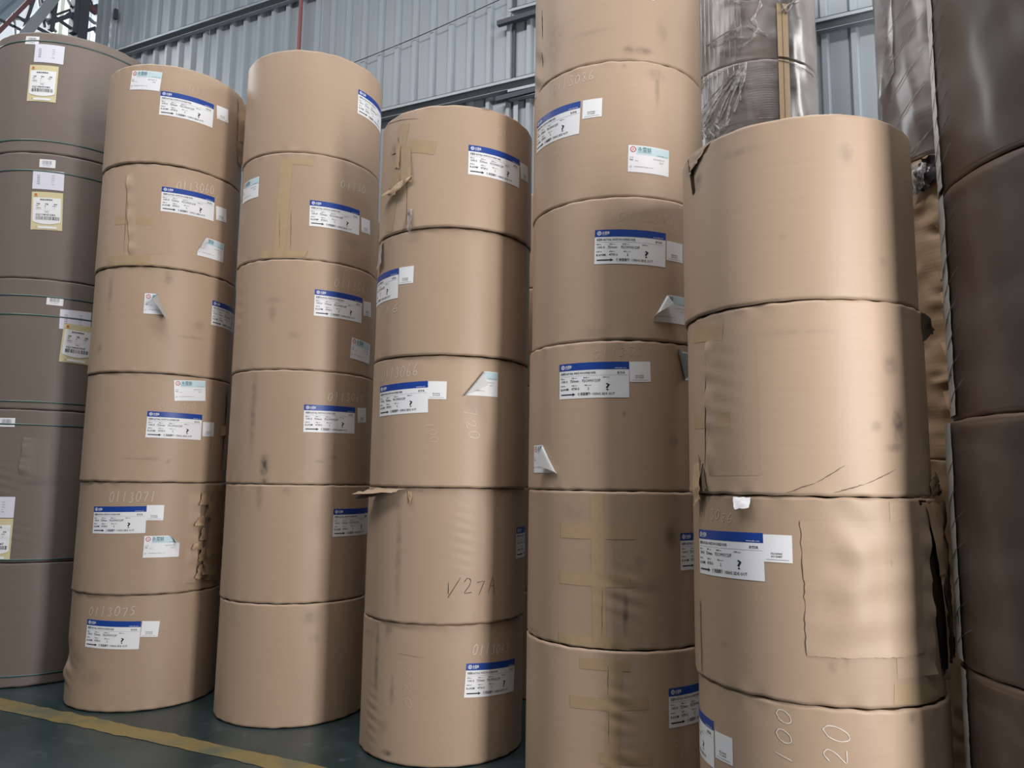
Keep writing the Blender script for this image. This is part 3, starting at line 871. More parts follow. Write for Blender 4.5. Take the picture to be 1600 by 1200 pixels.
TABLE = [
 [1,6,'A',-0.953,0.521,-0.011],
 [1,6,'B',-0.147,0.525,0.1],
 [1,6,'S',-1.412,0.671,-0.078],
 [1,5,'A',-0.856,0.561,0.014],
 [1,5,'B',-0.064,0.511,0.1],
 [1,4,'A',-0.026,0.552,0],
 [1,3,'S',-0.541,0.681,0.084],
 [1,3,'A',-0.854,0.466,-0.009],
 [1,3,'B',-0.074,0.415,0.034],
 [1,2,'A',-1.551,0.559,0.021],
 [1,2,'B',-0.787,0.573,-0.001],
 [1,1,'A',-1.526,0.565,-0.023],
 [1,1,'B',-0.751,0.557,-0.07],
 [2,6,'A',-0.227,0.538,0],
 [2,5,'S',-2.122,0.575,0],
 [2,5,'A',-0.882,0.399,0.016],
 [2,5,'B',-0.089,0.364,0.088],
 [2,4,'A',-0.772,0.528,0.005],
 [2,4,'B',0.011,0.513,0.087],
 [2,4,'S',-0.192,0.247,-0.059],
 [2,3,'A',-0.85,0.501,0.014],
 [2,3,'B',-0.044,0.506,0.093],
 [2,2,'A',-0.403,0.571,0],
 [3,5,'A',-0.916,0.483,-0.004],
 [3,5,'B',-0.131,0.472,0.1],
 [3,4,'A',-2.556,0.511,0],
 [3,4,'B',-1.776,0.512,-0.022],
 [3,3,'A',-2.089,0.566,0.035],
 [3,3,'B',-1.316,0.577,-0.013],
 [3,2,'A',-0.041,0.501,0],
 [3,1,'A',-0.774,0.52,-0.058],
 [4,6,'A',-1.572,0.544,-0.094],
 [4,6,'B',-0.913,0.481,0.1],
 [4,5,'A',-2.431,0.545,-0.045],
 [4,5,'B',-1.637,0.528,-0.037],
 [4,5,'S',-1.137,0.268,-0.035],
 [4,4,'A',-1.503,0.554,-0.029],
 [4,4,'B',-0.724,0.508,-0.022],
 [4,3,'A',-1.894,0.615,0.001],
 [4,3,'B',-1.124,0.615,0.031],
 [4,2,'A',-0.574,0.528,0],
 [4,1,'A',-0.739,0.552,0],
 [5,2,'A',-2.61,0.577,0.02],
 [5,2,'B',-1.841,0.58,0.005],
 [5,1,'A',-3.211,0.576,0],
 [5,1,'B',-2.424,0.545,0.01],
 [0,5,'C',-1.26,0.936,-0.069],
 [0,5,'W',-1.131,0.871,-0.004],
 [0,5,'Y',-1.173,0.698,0.005],
 [0,4,'C',-0.955,0.923,0.031],
 [0,4,'W',-1.014,0.834,0.035],
 [0,4,'Y',-1.005,0.664,0.052],
 [0,3,'C',-0.743,0.849,-0.011],
 [0,3,'W',-0.598,0.76,0.025],
 [0,3,'Y',-0.547,0.659,-0.038],
 [0,2,'C',-1.121,1.029,0],
 [0,2,'W',-1.206,0.465,0],
 [0,2,'Y',-1.202,0.311,0],
 [1,5,'P',-0.312,0.26,0.0,[0.15,0.4,-0.9,-0.44,150,0.012]],
 [1,4,'P',-0.991,0.535,0.0,[0.42,0.5,0.9,-0.4,110,0.02]],
 [1,2,'P',-0.791,0.375,0.0,[0.85,0.25,0.6,-0.8,130,0.01]],
 [3,3,'P',-0.92,0.643,0.0,[0.45,0.45,-0.8,-0.6,130,0.02]],
 [4,4,'P',-0.9,0.235,0.0,[0.25,0.45,-0.85,-0.5,150,0.015]],
 [4,3,'P',-2.365,0.223,0.0,[0.6,0.35,0.8,-0.6,160,0.01]],
 [4,3,'P',-0.631,0.683,0.0,[0.3,0.5,-0.9,0.3,120,0.02]],
 [2,5,'tape',-1.315,0.664,-0.029,0.082,0.608],
 [2,5,'tape',-1.56,0.063,-0.027,0.318,0.052],
 [2,5,'tape',-1.327,0.678,-0.028,0.222,0.04],
 [3,5,'tape',-1.874,0.654,-0.191,0.086,0.633],
 [3,5,'tape',-1.684,0.54,-0.234,0.182,0.078],
 [1,5,'tape',-1.539,0.349,-0.056,0.282,0.055],
 [1,5,'tape',-1.637,0.076,-0.006,0.325,0.069],
 [4,2,'tape',-1.535,0.705,0.019,0.064,0.685],
 [4,2,'tape',-1.876,0.565,0.015,0.367,0.07],
 [4,2,'tape',-1.889,0.339,-0.003,0.366,0.057],
 [4,2,'tape',-1.893,0.057,-0.014,0.351,0.047],
 [4,1,'tape',-1.351,0.657,-0.036,0.066,0.441],
 [4,1,'tape',-1.643,0.678,0.011,0.236,0.048],
 [4,1,'tape',-1.749,0.504,0.049,0.367,0.054],
 [4,1,'tape',-1.445,0.277,0.009,0.244,0.049],
 [5,3,'tape',-2.579,0.691,-0.111,0.209,0.068],
 [5,3,'tape',-2.616,0.322,-0.025,0.247,0.058],
 [5,2,'tape',-0.905,0.085,-0.082,0.349,0.068],
 [5,2,'tape',-0.87,0.281,-0.091,0.13,0.065],
 [5,2,'tape',-0.883,0.499,-0.058,0.14,0.064],
 [1,5,'sheet',-1.374,0.645,0.116,0.273,0.583,'left'],
 [5,3,'sheet',-2.354,0.611,0.011,0.243,0.54,'left'],
 [5,2,'sheet',-1.557,0.634,0.02,0.463,0.465,'all'],
 [0,2,'sheet',-0.846,0.891,-0.033,0.384,0.269,'left'],
 [1,2,'sheet',-0.632,0.689,0.004,0.265,0.631,'right'],
 [5,2,'sheet',-0.875,0.704,0.0,0.194,0.603,'right'],
 [1,6,'chalk',-0.614,0.552,0.074,0.129,0.047,'0113'],
 [1,5,'chalk',-0.661,0.554,0.115,0.268,0.063,'0113060'],
 [1,3,'chalk',-0.715,0.478,0.032,0.243,0.047,'0113060'],
 [1,2,'chalk',-1.304,0.586,0.037,0.299,0.066,'0113071'],
 [1,1,'chalk',-1.519,0.587,0.021,0.325,0.06,'0113075'],
 [2,5,'chalk',-0.468,0.517,0.106,0.222,0.053,'01130'],
 [2,4,'chalk',-0.511,0.561,0.027,0.312,0.06,'0113061'],
 [2,3,'chalk',-0.543,0.533,0.061,0.302,0.053,'0113062'],
 [3,5,'chalk',-0.536,0.575,0.073,0.179,0.05,'01110'],
 [3,4,'chalk',-2.065,0.262,-0.025,0.155,0.053,'16'],
 [3,3,'chalk',-2.059,0.598,0.046,0.292,0.067,'0113066'],
 [3,3,'chalk',-1.341,0.347,-1.305,0.122,0.05,'100'],
 [3,3,'chalk',-0.909,0.426,-1.281,0.187,0.068,'720'],
 [3,2,'chalk',-1.013,0.153,0.035,0.292,0.086,'/27A'],
 [3,1,'chalk',-0.706,0.559,-0.05,0.26,0.053,'0113067'],
 [3,1,'chalk',-1.51,0.506,-1.47,0.232,0.044,'720'],
 [4,5,'chalk',-2.066,0.623,0.03,0.266,0.054,'0113086'],
 [4,4,'chalk',-1.272,0.591,0.014,0.311,0.046,'0113087'],
 [4,3,'chalk',-1.499,0.633,0.058,0.292,0.047,'0113087'],
 [4,1,'chalk',-0.709,0.314,-0.834,0.121,0.037,'00'],
 [5,2,'chalk',-2.604,0.628,-0.056,0.233,0.041,'0113086'],
 [5,1,'chalk',-1.694,0.507,1.54,0.199,0.059,'100'],
 [5,1,'chalk',-1.302,0.455,1.513,0.22,0.091,'720'],
 [4,6,'dirt',-1.128,0.058,0.026,0.017,0.7],
 [4,6,'dirt',-0.972,0.056,0.041,0.017,0.6],
 [4,6,'dirt',-1.571,0.174,0.1,0.011,0.25],
 [4,6,'dirt',-2.058,0.23,0.085,0.111,0.2],
 [4,6,'dirt',-0.74,0.179,0.032,0.049,0.25],
 [4,5,'dirt',-0.809,0.577,0.011,0.069,0.5],
 [4,5,'dirt',-0.823,0.651,0.045,0.028,0.35],
 [4,5,'dirt',-1.181,0.688,0.013,0.01,0.4],
 [2,3,'dirt',-1.341,0.116,0.026,0.056,1.0],
 [2,3,'dirt',-1.329,0.022,0.026,0.016,0.8],
 [2,2,'dirt',-1.029,0.681,0.023,0.02,0.45],
 [2,2,'dirt',-1.396,0.651,0.022,0.079,0.4],
 [5,3,'dirt',-0.706,0.263,0.027,0.061,0.8],
 [5,3,'dirt',-0.766,0.181,0.032,0.014,0.6],
 [5,3,'dirt',-0.925,0.253,0.018,0.016,0.4],
 [5,4,'dirt',-1.052,0.562,0.023,0.033,0.35],
 [5,4,'dirt',-1.57,0.245,0.011,0.007,0.3],
 [5,3,'dirt',-0.757,0.48,0.029,0.031,0.5],
 [5,4,'dirt',-0.754,0.152,0.019,0.015,0.3],
 [4,2,'dirt',-1.185,0.165,0.012,0.074,0.8],
 [4,2,'dirt',-0.683,0.511,0.038,0.047,0.6],
 [4,2,'dirt',-1.481,0.413,0.027,0.012,0.5],
 [4,2,'dirt',-1.036,0.396,0.027,0.023,0.3],
 [4,2,'dirt',-1.687,0.497,0.046,0.009,0.3],
 [4,2,'dirt',-1.725,0.622,0.06,0.042,0.2],
 [3,1,'dirt',-1.929,0.496,0.015,0.201,0.6],
 [3,1,'dirt',-1.734,0.677,0.023,0.04,0.5],
 [3,1,'dirt',-1.785,0.178,0.028,0.026,0.45],
 [3,1,'dirt',-1.656,0.368,0.011,0.065,0.5],
 [3,1,'dirt',-1.701,0.047,0.034,0.013,0.8],
 [3,2,'dirt',-1.633,0.35,0.017,0.239,0.4],
 [3,2,'dirt',-1.676,0.622,0.022,0.028,0.35],
 [2,1,'dirt',-0.668,0.639,0.047,0.038,0.35],
 [2,1,'dirt',-0.597,0.511,0.032,0.023,0.35],
 [1,4,'dirt',-0.7,0.653,0.027,0.044,0.4],
 [1,4,'dirt',-1.538,0.536,0.018,0.125,0.3],
 [1,4,'dirt',-0.225,0.352,0.038,0.036,0.25],
 [1,4,'dirt',-0.31,0.265,0.084,0.009,0.3],
 [1,4,'dirt',-1.684,0.168,0.022,0.027,0.5],
 [2,4,'dirt',-1.328,0.365,0.022,0.05,0.35],
 [2,4,'dirt',-1.026,0.22,0.035,0.021,0.3],
 [2,3,'dirt',-1.566,0.47,0.021,0.247,0.4],
 [2,4,'dirt',-1.339,0.448,0.052,0.017,0.3],
 [5,2,'dirt',-1.264,0.19,0.006,0.056,0.4],
 [5,2,'dirt',-1.367,0.134,0.012,0.017,0.3],
 [5,1,'dirt',-0.799,0.697,0.017,0.025,0.35],
 [2,5,'dirt',-0.219,0.17,0.058,0.035,0.3],
 [2,3,'dirt',-0.414,0.177,0.023,0.008,0.6],
 [2,3,'dirt',-0.611,0.15,0.033,0.006,0.5],
 [1,3,'dirt',-0.767,0.152,0.053,0.008,0.35],
 [1,3,'dirt',-0.542,0.138,0.012,0.013,0.4],
 [4,3,'dirt',-1.172,0.363,0.005,0.009,0.8],
 [4,3,'dirt',-0.629,0.242,0.024,0.025,0.5],
 [4,4,'dirt',-1.523,0.044,0.063,0.025,0.2],
 [5,4,'dirt',-2.509,0.665,0.056,0.039,0.8],
 [5,4,'dirt',-2.393,0.573,0.028,0.033,0.6],
 [5,4,'dirt',-1.933,0.619,0.078,0.016,0.25],
 [4,2,'dirt',-0.906,0.294,0.065,0.029,0.25],
 [4,2,'dirt',-2.414,0.026,0.067,0.009,0.4],
 [5,2,'dirt',-2.244,0.158,0.021,0.007,0.4],
 [3,5,'dirt',-0.702,0.714,0.032,0.008,0.8],
 [1,1,'dirt',-1.685,0.289,0.076,0.078,0.3],
 [1,1,'dirt',-1.407,0.204,0.074,0.039,0.25],
 [0,2,'dirt',-0.659,0.567,0.12,0.018,0.3],
 [3,5,'dirt',-1.935,0.503,0.048,0.048,0.5],
 [5,3,'dirt',-1.532,0.601,0.132,0.01,0.15],
 [1,2,'dirt',0.079,0.309,0.066,0.216,0.5],
 [1,2,'dirt',0.122,0.568,0.089,0.088,0.4],
 [3,1,'dirt',-2.165,0.63,0.067,0.02,0.3],
 [4,6,'slit',-2.329,0.467,-2.302,0.282,0.008],
 [4,6,'slit',-2.308,0.209,-2.322,0.123,0.01],
 [3,5,'slit',-1.891,0.582,-1.874,0.541,0.006],
 [3,5,'slit',-2.038,0.491,-1.831,0.48,0.008],
 [1,3,'slit',0.434,0.641,0.495,0.251,0.02],  # dark strip painted for the shaded gap beside the next stack
 [1,6,'slit',0.379,0.669,0.404,0.348,0.014],
 [2,5,'slit',-1.294,0.324,-1.263,0.066,0.004],
 [2,5,'slit',-1.129,0.331,-1.108,0.057,0.004],
 [4,2,'slit',-1.41,0.282,-1.417,0.047,0.004],
 [4,1,'slit',-1.351,0.657,-1.351,0.524,0.004],
 [4,1,'slit',-1.345,0.463,-1.346,0.312,0.004],
 [3,5,'slit',-1.699,0.361,-1.701,0.032,0.004],
 [5,3,'slit',-2.365,0.598,-2.41,0.096,0.008],
 [3,5,'slit',-2.355,0.722,-1.549,0.65,0.004],
 [5,3,'slit',-1.627,0.01,-1.407,0.049,0.005],
 [5,3,'slit',-1.407,0.049,-1.183,0.113,0.004],
 [5,3,'slit',-1.285,0.013,-1.042,0.046,0.005],
 [5,3,'slit',-1.042,0.046,-0.75,0.103,0.004],
 [2,5,'slit',-0.913,0.011,-0.875,0.063,0.004],
 [1,3,'slit',-1.176,0.152,-0.726,0.152,0.002],
 [3,1,'slit',-1.637,0.566,-1.22,0.548,0.002],
 [4,2,'slit',-1.145,0.329,-1.127,0.303,0.003],
 [1,5,'slit',-1.373,0.636,-1.329,0.072,0.004],
 [0,5,'strap',0.898],
 [0,5,'strap',0.096],
 [0,4,'strap',0.831],
 [0,3,'strap',0.844],
 [0,3,'strap',0.7],
 [0,3,'strap',0.057],
 [0,2,'strap',0.985],
 [0,2,'strap',0.021],
 [0,1,'strap',0.076],
]


# stack: foot of its axis, sideways creep per metre of height, radius, roll height, number of rolls
STACKS = {
    0: ((-6.0, 3.98), (0, 0), 0.63, (0.855, 1.095, 0.975, 0.975, 0.975), 5, 'kraft_grey'),
    1: ((-4.656, 3.9049), (0.0035, -0.0141), 0.4685, 0.72, 6, 'kraft'),
    2: ((-3.543, 4.1346), (-0.0098, 0.0002), 0.4715, 0.72, 6, 'kraft'),
    3: ((-2.3539, 4.0455), (0.016, -0.0173), 0.4643, 0.72, 5, 'kraft'),
    4: ((-1.2517, 3.9191), (-0.0008, 0.0093), 0.4643, 0.72, 6, 'kraft'),
    5: ((-0.2521, 3.4329), (-0.0166, -0.0034), 0.4643, 0.72, 4, 'kraft'),
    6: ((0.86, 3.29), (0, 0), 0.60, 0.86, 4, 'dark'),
    7: ((-0.77, 5.85), (0, 0), 0.47, 1.5, 4, 'grey_roll'),
    8: ((0.555, 4.87), (0, 0), 0.46, 1.62, 3, 'crumple'),
}
SHIFT = {(6, 2): (-0.022, 0.0), (6, 1): (-0.016, -0.005), (4, 3): (-0.006, 0), (4, 4): (0.006, 0.0)}
DENTS = {(1, 1): [(-2.12, 0.30, 0.10, 0.06, -0.016, 0), (-2.10, 0.20, 0.10, 0.05, 0.016, 0), (-2.0, 0.24, 0.08, 0.14, 0.0035, 1.3), (-1.95, 0.38, 0.05, 0.03, -0.005, 0)],
         (4, 6): [(-2.45, 0.10, 0.10, 0.16, 0.010, 0.6)], (5, 3): [(-2.25, 0.4, 0.10, 0.25, 0.0010, 1.6)],
         (4, 1): [(-1.25, 0.45, 0.06, 0.12, 0.0025, 1.5), (-1.2, 0.2, 0.06, 0.10, 0.003, 1.5)],
         (4, 2): [(-1.2, 0.25, 0.10, 0.10, 0.0022, 1.4)],
         (3, 1): [(-2.0, 0.22, 0.06, 0.15, 0.0018, 1.9)], (3, 2): [(-0.85, 0.45, 0.06, 0.2, 0.0012, 1.9)],
         (5, 2): [(-1.2, 0.55, 0.10, 0.15, 0.004, 0.5)], (0, 2): [(-1.1, 0.57, 0.14, 0.12, 0.0018, 1.7), (-1.0, 0.2, 0.16, 0.08, 0.0018, 1.7)],
         (2, 4): [(-2.0, 0.4, 0.05, 0.15, 0.0015, 1.3)]}
LABELS = {
    (0, 5): 'grey-brown roll topping the green-strapped stack, yellow label numbered D083, under the roof truss',
    (0, 4): 'second-highest roll of the green-strapped stack, yellow label numbered D082',
    (0, 3): 'middle roll of the green-strapped stack, yellow label partly behind the tan reels',
    (0, 2): 'green-strapped roll second from the floor, its wrapping creased and overlapped',
    (0, 1): 'lowest green-strapped grey-brown roll, standing on the green floor, no labels',
    (1, 6): 'top tan reel next to the strapped rolls, teal sticker left of its blue-band label',
    (1, 5): 'tan reel with loose overlap edge and half-peeled teal sticker below its blue-band label',
    (1, 4): 'tan reel with a peeled curling sticker on its middle, blue-band label at its dark side',
    (1, 3): 'tan reel with a flat teal sticker directly above its blue-band label',
    (1, 2): 'tan reel chalked 0113071 with a torn ragged wrapper down one side',
    (1, 1): 'floor-level tan reel chalked 0113075, dented on one side, beside the strapped stack',
    (2, 6): 'top reel of the second tan stack, in front of the red pipe, label curving away',
    (2, 5): 'tan reel taped in an I shape, blue-band label, right under the second stack top',
    (2, 4): 'tan reel with a wrinkled teal sticker below its blue-band label, second tan stack',
    (2, 3): 'tan reel chalked 0113062 with a black smudge near its lower rim, second tan stack',
    (2, 2): 'tan reel of the second tan stack with one blue-band label half in shadow',
    (2, 1): 'unlabelled plain tan reel on the floor, foot of the second tan stack',
    (3, 5): 'top reel of the five-high stack, torn tape down its front and blue-band label',
    (3, 4): 'tan reel with blue-band label and curled silver sticker wrapping round its lit side',
    (3, 3): 'tan reel chalked 0113066 with a big silver peeled sticker, middle of five-high stack',
    (3, 2): 'tan reel marked 27A in black, a paper corner jutting out under the roll above',
    (3, 1): 'floor-level reel of the five-high stack, dark vertical scuffs, blue-band label at its shaded side',
    (4, 6): 'highest tan reel, cut by the picture top, black smudges along its bottom rim',
    (4, 5): 'tan reel chalked 0113086 above a flat teal sticker, second from top of tallest stack',
    (4, 4): 'tan reel with centred blue-band label and a half-peeled sticker lower in shade, tallest stack',
    (4, 3): 'tan reel with large blue-band label and a peeled sticker near its lit edge, tallest stack',
    (4, 2): 'tan reel criss-crossed with three brown tape strips and black scuffs, tallest stack',
    (4, 1): 'lowest reel of the tallest stack, wrinkled brown tape, label disappearing behind the four-high stack',
    (5, 4): 'plain unlabelled tan reel topping the four-high stack, brightly lit',
    (5, 3): 'unlabelled tan reel with a wrinkled overlap edge and grey smudge, under the four-high top',
    (5, 2): 'tan reel with a large taped paper patch and gaping torn wrapper beside its label',
    (5, 1): 'lowest tan reel of the four-high stack, large chalked numbers 100 and 720',
    (6, 4): 'top dark brown film-wrapped roll at the picture edge',
    (6, 3): 'dark film-wrapped roll between two seams level with the four-high stack top, picture edge',
    (6, 2): 'dark film-wrapped roll jutting slightly forward at eye level, picture edge',
    (6, 1): 'dark film-wrapped roll standing on the floor at the picture edge',
    (7, 4): 'upper grey film-wrapped roll by the ribbed wall, pleated cloudy film',
    (7, 3): 'film-wrapped roll behind the four-high stack, star-like film folds and board strip',
    (7, 2): 'film-wrapped grey roll hidden second from the floor by the back wall',
    (7, 1): 'film-wrapped grey roll hidden on the floor by the back wall',
    (8, 3): 'narrow-looking film-covered roll high in the gap before the dark film-wrapped stack',
    (8, 2): 'crumpled brown roll in the shaded gap, black packing wad at its top',
    (8, 1): 'crumpled brown roll at the bottom of the shaded gap, almost hidden',
}
GROUPS = {0: 'strapped grey-brown rolls', 1: 'tan reels beside the strapped stack', 2: 'tan reels of the second tan stack', 3: 'tan reels of the five-high stack',
          4: 'tan reels of the stack rising out of view', 5: 'tan reels of the four-high stack', 6: 'dark film-wrapped rolls', 7: 'film-wrapped rolls by the wall', 8: 'crumpled rolls in the gap'}
ROOTS, SURF = {}, {}
for s_ in STACKS:
    (cx, cy), (lx, ly), R, Hs, n, mk = STACKS[s_]
    zbase = 0.0
    for k in range(1, n + 1):
        H = Hs[k - 1] if isinstance(Hs, tuple) else Hs
        zc = zbase + 0.5 * H
        X, Y = cx + lx * zc, cy + ly * zc
        dx, dy = SHIFT.get((s_, k), (0, 0))
        X += dx; Y += dy
        seed = s_ * 31 + k * 7
        dirt = [r for r in TABLE if r[0] == s_ and r[1] == k and r[2] == 'dirt']
        rough, crush = (0.00045, 0.0008)
        if s_ == 0: rough, crush = 0.0004, 0.0003
        if s_ == 8: rough, crush = (0.006, 0.004) if k < 3 else (0.0012, 0.0015)
        if s_ in (6, 7): rough, crush = 0.0005, 0.0004
        surf = Surf(seed, R, H, rough, crush, DENTS.get((s_, k), []))
        if s_ == 8 and k < 3:
            rr = np.random.default_rng(seed)
            surf.dents = [(rr.uniform(-2.6, -1.6), rr.uniform(0.1, H - 0.1), rr.uniform(.025, .06), rr.uniform(.02, .06), rr.uniform(-.020, .020), 0) for _ in range(170)]
        face = math.atan2(-Y, -X)
        a1 = face + np.linspace(-1.75, 1.75, 200 if s_ not in (7,) else 90)
        a2 = face + np.linspace(1.75, 2 * math.pi - 1.75, 22)[1:-1]
        aa = np.concatenate([a1, a2])
        ed = np.array([0.0, 0.003, 0.007, 0.012, 0.017, 0.028])
        step = 0.0125 if s_ != 7 else 0.05
        mid = np.linspace(0.042, H - 0.042, int((H - 0.084) / step))
        zz = np.concatenate([ed, mid, (H - ed)[::-1]])
        A_, Z_ = np.meshgrid(aa, zz, indexing='ij')
        w0 = np.clip(1 - Z_ / 0.03, 0, 1); w1 = np.clip(1 - (H - Z_) / 0.03, 0, 1)
        Zs = Z_ + surf.edge(aa, 0)[:, None] * w0 - surf.edge(aa, 1)[:, None] * w1
        P = surf.pt(A_, Z_); P[..., 2] = Zs
        na, nz = A_.shape
        dv = 0.16 * np.clip(1 - Z_ / 0.02, 0, 1) ** 2 + 0.16 * np.clip(1 - (H - Z_) / 0.02, 0, 1) ** 2
        for (_, _, _, a0, z0, hw, hh, st) in dirt:
            da = ((A_ - a0 + np.pi) % (2 * np.pi) - np.pi) * R
            d2 = (da / max(hw, 0.007)) ** 2 + ((Z_ - z0) / max(hh, 0.007)) ** 2
            dv = np.maximum(dv, st * np.exp(-d2 ** 1.5 * 0.8))
        nv_ = na * nz
        idx = np.arange(nv_).reshape(na, nz)
        idx2 = np.concatenate([idx, idx[:1]], 0)
        F = np.stack([idx2[:-1, :-1], idx2[1:, :-1], idx2[1:, 1:], idx2[:-1, 1:]], -1).reshape(-1, 4)
        root = empty('paper_roll', (X, Y, zbase + 0.003))
        zbase += H
        tag(root, LABELS[(s_, k)], 'paper roll', GROUPS[s_])
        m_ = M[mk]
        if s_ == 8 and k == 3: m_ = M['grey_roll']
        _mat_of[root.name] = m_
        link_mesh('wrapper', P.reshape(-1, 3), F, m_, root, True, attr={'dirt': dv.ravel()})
        # wound paper ends with a board core
        for end, zz_ in ((0, 0.004), (1, H - 0.004)):
            ring_o = surf.pt(aa, np.full(na, 0.004 if end == 0 else H - 0.004)) * np.array([0.999, 0.999, 1])
            ring_o[:, 2] = zz_ + (0.004 if end == 0 else -0.004)
            ring_i = np.stack([0.045 * np.cos(aa), 0.045 * np.sin(aa), np.full(na, ring_o[0, 2])], -1)
            vv = np.concatenate([ring_o, ring_i]); ii = np.arange(na); jj = (ii + 1) % na
            ff = np.stack([ii, jj, jj + na, ii + na], -1)
            if end == 0: ff = ff[:, ::-1]
            link_mesh('end_face', vv, ff, M['kraft'] if s_ != 6 else M['dark'], root, attr={'dirt': np.zeros(2 * na)})
        ROOTS[(s_, k)], SURF[(s_, k)] = root, surf

# reels added behind the front row to keep the slits between stacks dark
for cx, cy in ((-2.35, 5.45), (-3.78, 5.5), (-5.42, 5.4)):
    for k in range(5):
        surf = Surf(500 + k, 0.4643, 0.72, 0.0004, 0.0008, [])
        aa = np.linspace(-math.pi, math.pi, 73)[:-1]
        zz = np.array([0, .003, .008, .015, .03, .1, .2, .3, .42, .52, .62, .69, .705, .712, .717, .72])
        A_, Z_ = np.meshgrid(aa, zz, indexing='ij')
        idx = np.arange(72 * 16).reshape(72, 16); nx_ = np.roll(idx, -1, 0)
        F = np.stack([idx[:, :-1], nx_[:, :-1], nx_[:, 1:], idx[:, 1:]], -1).reshape(-1, 4)
        root = empty('paper_roll', (cx, cy, k * 0.72 + 0.003))
        tag(root, 'tan reel added behind the front row to darken the slits between front stacks', 'paper roll', 'added tan reels behind the front row')
        link_mesh('wrapper', surf.pt(A_, Z_).reshape(-1, 3), F, M['kraft'], root, True)
        for z_, rv in ((0.003, True), (0.717, False)):
            ring = surf.pt(aa, np.full(72, z_)); ring[:, :2] *= 0.999
            link_mesh('end_face', ring, [tuple(range(72))[::-1] if rv else tuple(range(72))], M['kraft'], root)

# labels, tape, handwriting, tears and straps of each roll
for i_, row in enumerate(TABLE):
    s_, k, ty = row[:3]
    root, surf, q = ROOTS[(s_, k)], SURF[(s_, k)], row[3:]
    if ty == 'A': label_A(root, surf, *q, '0113060')
    elif ty == 'B': label_B(root, surf, *q, '01130%d%d' % (6 + k % 3, (s_ * 3 + k) % 10))
    elif ty == 'S': label_S(root, surf, *q)
    elif ty == 'P': label_S(root, surf, q[0], q[1], q[2], q[3])
    elif ty == 'C': label_C(root, surf, *q, i_)
    elif ty == 'W': label_W(root, surf, *q, i_)
    elif ty == 'Y': label_Y(root, surf, *q, {5: '02J1080D083', 4: '02J1080D082', 3: '02J1080D0N7', 2: '02J1080D087'}[k])
    elif ty == 'tape': tape(root, surf, *q)
    elif ty == 'sheet': overlap_sheet(root, surf, *q, seed=i_)
    elif ty == 'chalk': chalk(root, surf, *q)
    elif ty == 'slit': slit(root, surf, *q)
    elif ty == 'strap':
        aa = np.linspace(-math.pi, math.pi, 181)[:-1]
        z0 = q[0]
        prof = [(-0.0055, 0.0008), (-0.0055, 0.0024), (0.0055, 0.0024), (0.0055, 0.0008)]
        P = np.stack([surf.pt(aa, np.full(180, z0 + dz), off) for dz, off in prof], 1)
        idx = np.arange(720).reshape(180, 4); nx_ = np.roll(idx, -1, 0)
        F = np.concatenate([np.stack([idx[:, j], nx_[:, j], nx_[:, (j + 1) % 4], idx[:, (j + 1) % 4]], -1) for j in range(4)])[:, ::-1]
        o = link_mesh('strap', P.reshape(-1, 3), F, M['strap'], root)
        o['label'] = 'thin green plastic strap'

# torn wrapper pieces that stand off the rolls
def ff(s, k, pts, mat, name='torn_flap', seed=1, label=None, **kw):
    return free_flap(ROOTS[(s, k)], SURF[(s, k)], pts, M[mat], name, seed=seed, label=label, **kw)


# corner of wrapping paper folded out sideways from under the roll above
ff(3, 2, [(-2.05, 0.712, 0.002), (-1.52, 0.712, 0.002), (-1.72, 0.690, 0.03), (-2.50, 0.668, 0.115)], 'kraft', 'paper_corner', 3, crumple=0.004, label='stiff paper corner folded outwards')
ff(3, 2, [(-2.05, 0.706, 0.001), (-1.60, 0.706, 0.001), (-2.05, 0.660, 0.04), (-2.46, 0.640, 0.095)], 'flap_dark', 'paper_corner', 4, crumple=0.003)
ff(3, 2, [(-1.54, 0.70, 0.002), (-1.47, 0.70, 0.002), (-1.47, 0.635, 0.012), (-1.50, 0.640, 0.008)], 'tape', 'torn_flap', 5)
# torn edge down the side of one roll
for j, (a_, z_, w_, h_) in enumerate([(-0.02, 0.66, .16, .09), (0.10, 0.58, .10, .10), (-0.05, 0.50, .10, .07), (0.02, 0.42, .09, .09), (-0.08, 0.33, .11, .06), (0.02, 0.29, .10, .10), (0.0, 0.18, .13, .10), (0.10, 0.22, .12, .12)]):
    ff(1, 2, [(a_ + w_, z_, 0.002), (a_ + w_ * 1.1, z_ - h_, 0.002), (a_ - .10, z_ - h_ * .95, 0.036), (a_ - .05, z_ - .01, 0.026)], ('flap', 'tape', 'flap', 'kraft')[j % 4], 'torn_flap', 10 + j, crumple=0.010, nu=5, nv=5)
ff(1, 2, [(0.12, 0.70, 0.004), (0.62, 0.70, 0.006), (0.66, 0.04, 0.010), (0.14, 0.06, 0.006)], 'crumple', 'torn_wrapper', 20, crumple=0.012, nu=12, nv=22)
ff(1, 6, [(0.30, 0.68, 0.002), (0.66, 0.70, 0.020), (0.72, 0.40, 0.050), (0.36, 0.36, 0.004)], 'flap', 'torn_flap', 31, crumple=0.014)
ff(1, 6, [(0.34, 0.36, 0.002), (0.70, 0.42, 0.050), (0.72, 0.20, 0.045), (0.42, 0.20, 0.004)], 'kraft', 'torn_flap', 32, crumple=0.010)
ff(1, 3, [(0.30, 0.40, 0.002), (0.46, 0.41, 0.010), (0.50, 0.34, 0.018), (0.32, 0.33, 0.004)], 'flap', 'torn_flap', 33, crumple=0.010, nu=5, nv=5)
ff(1, 3, [(0.48, 0.66, 0.004), (0.72, 0.68, 0.010), (0.70, 0.10, 0.014), (0.40, 0.08, 0.008)], 'kraft', 'torn_wrapper', 34, crumple=0.008)
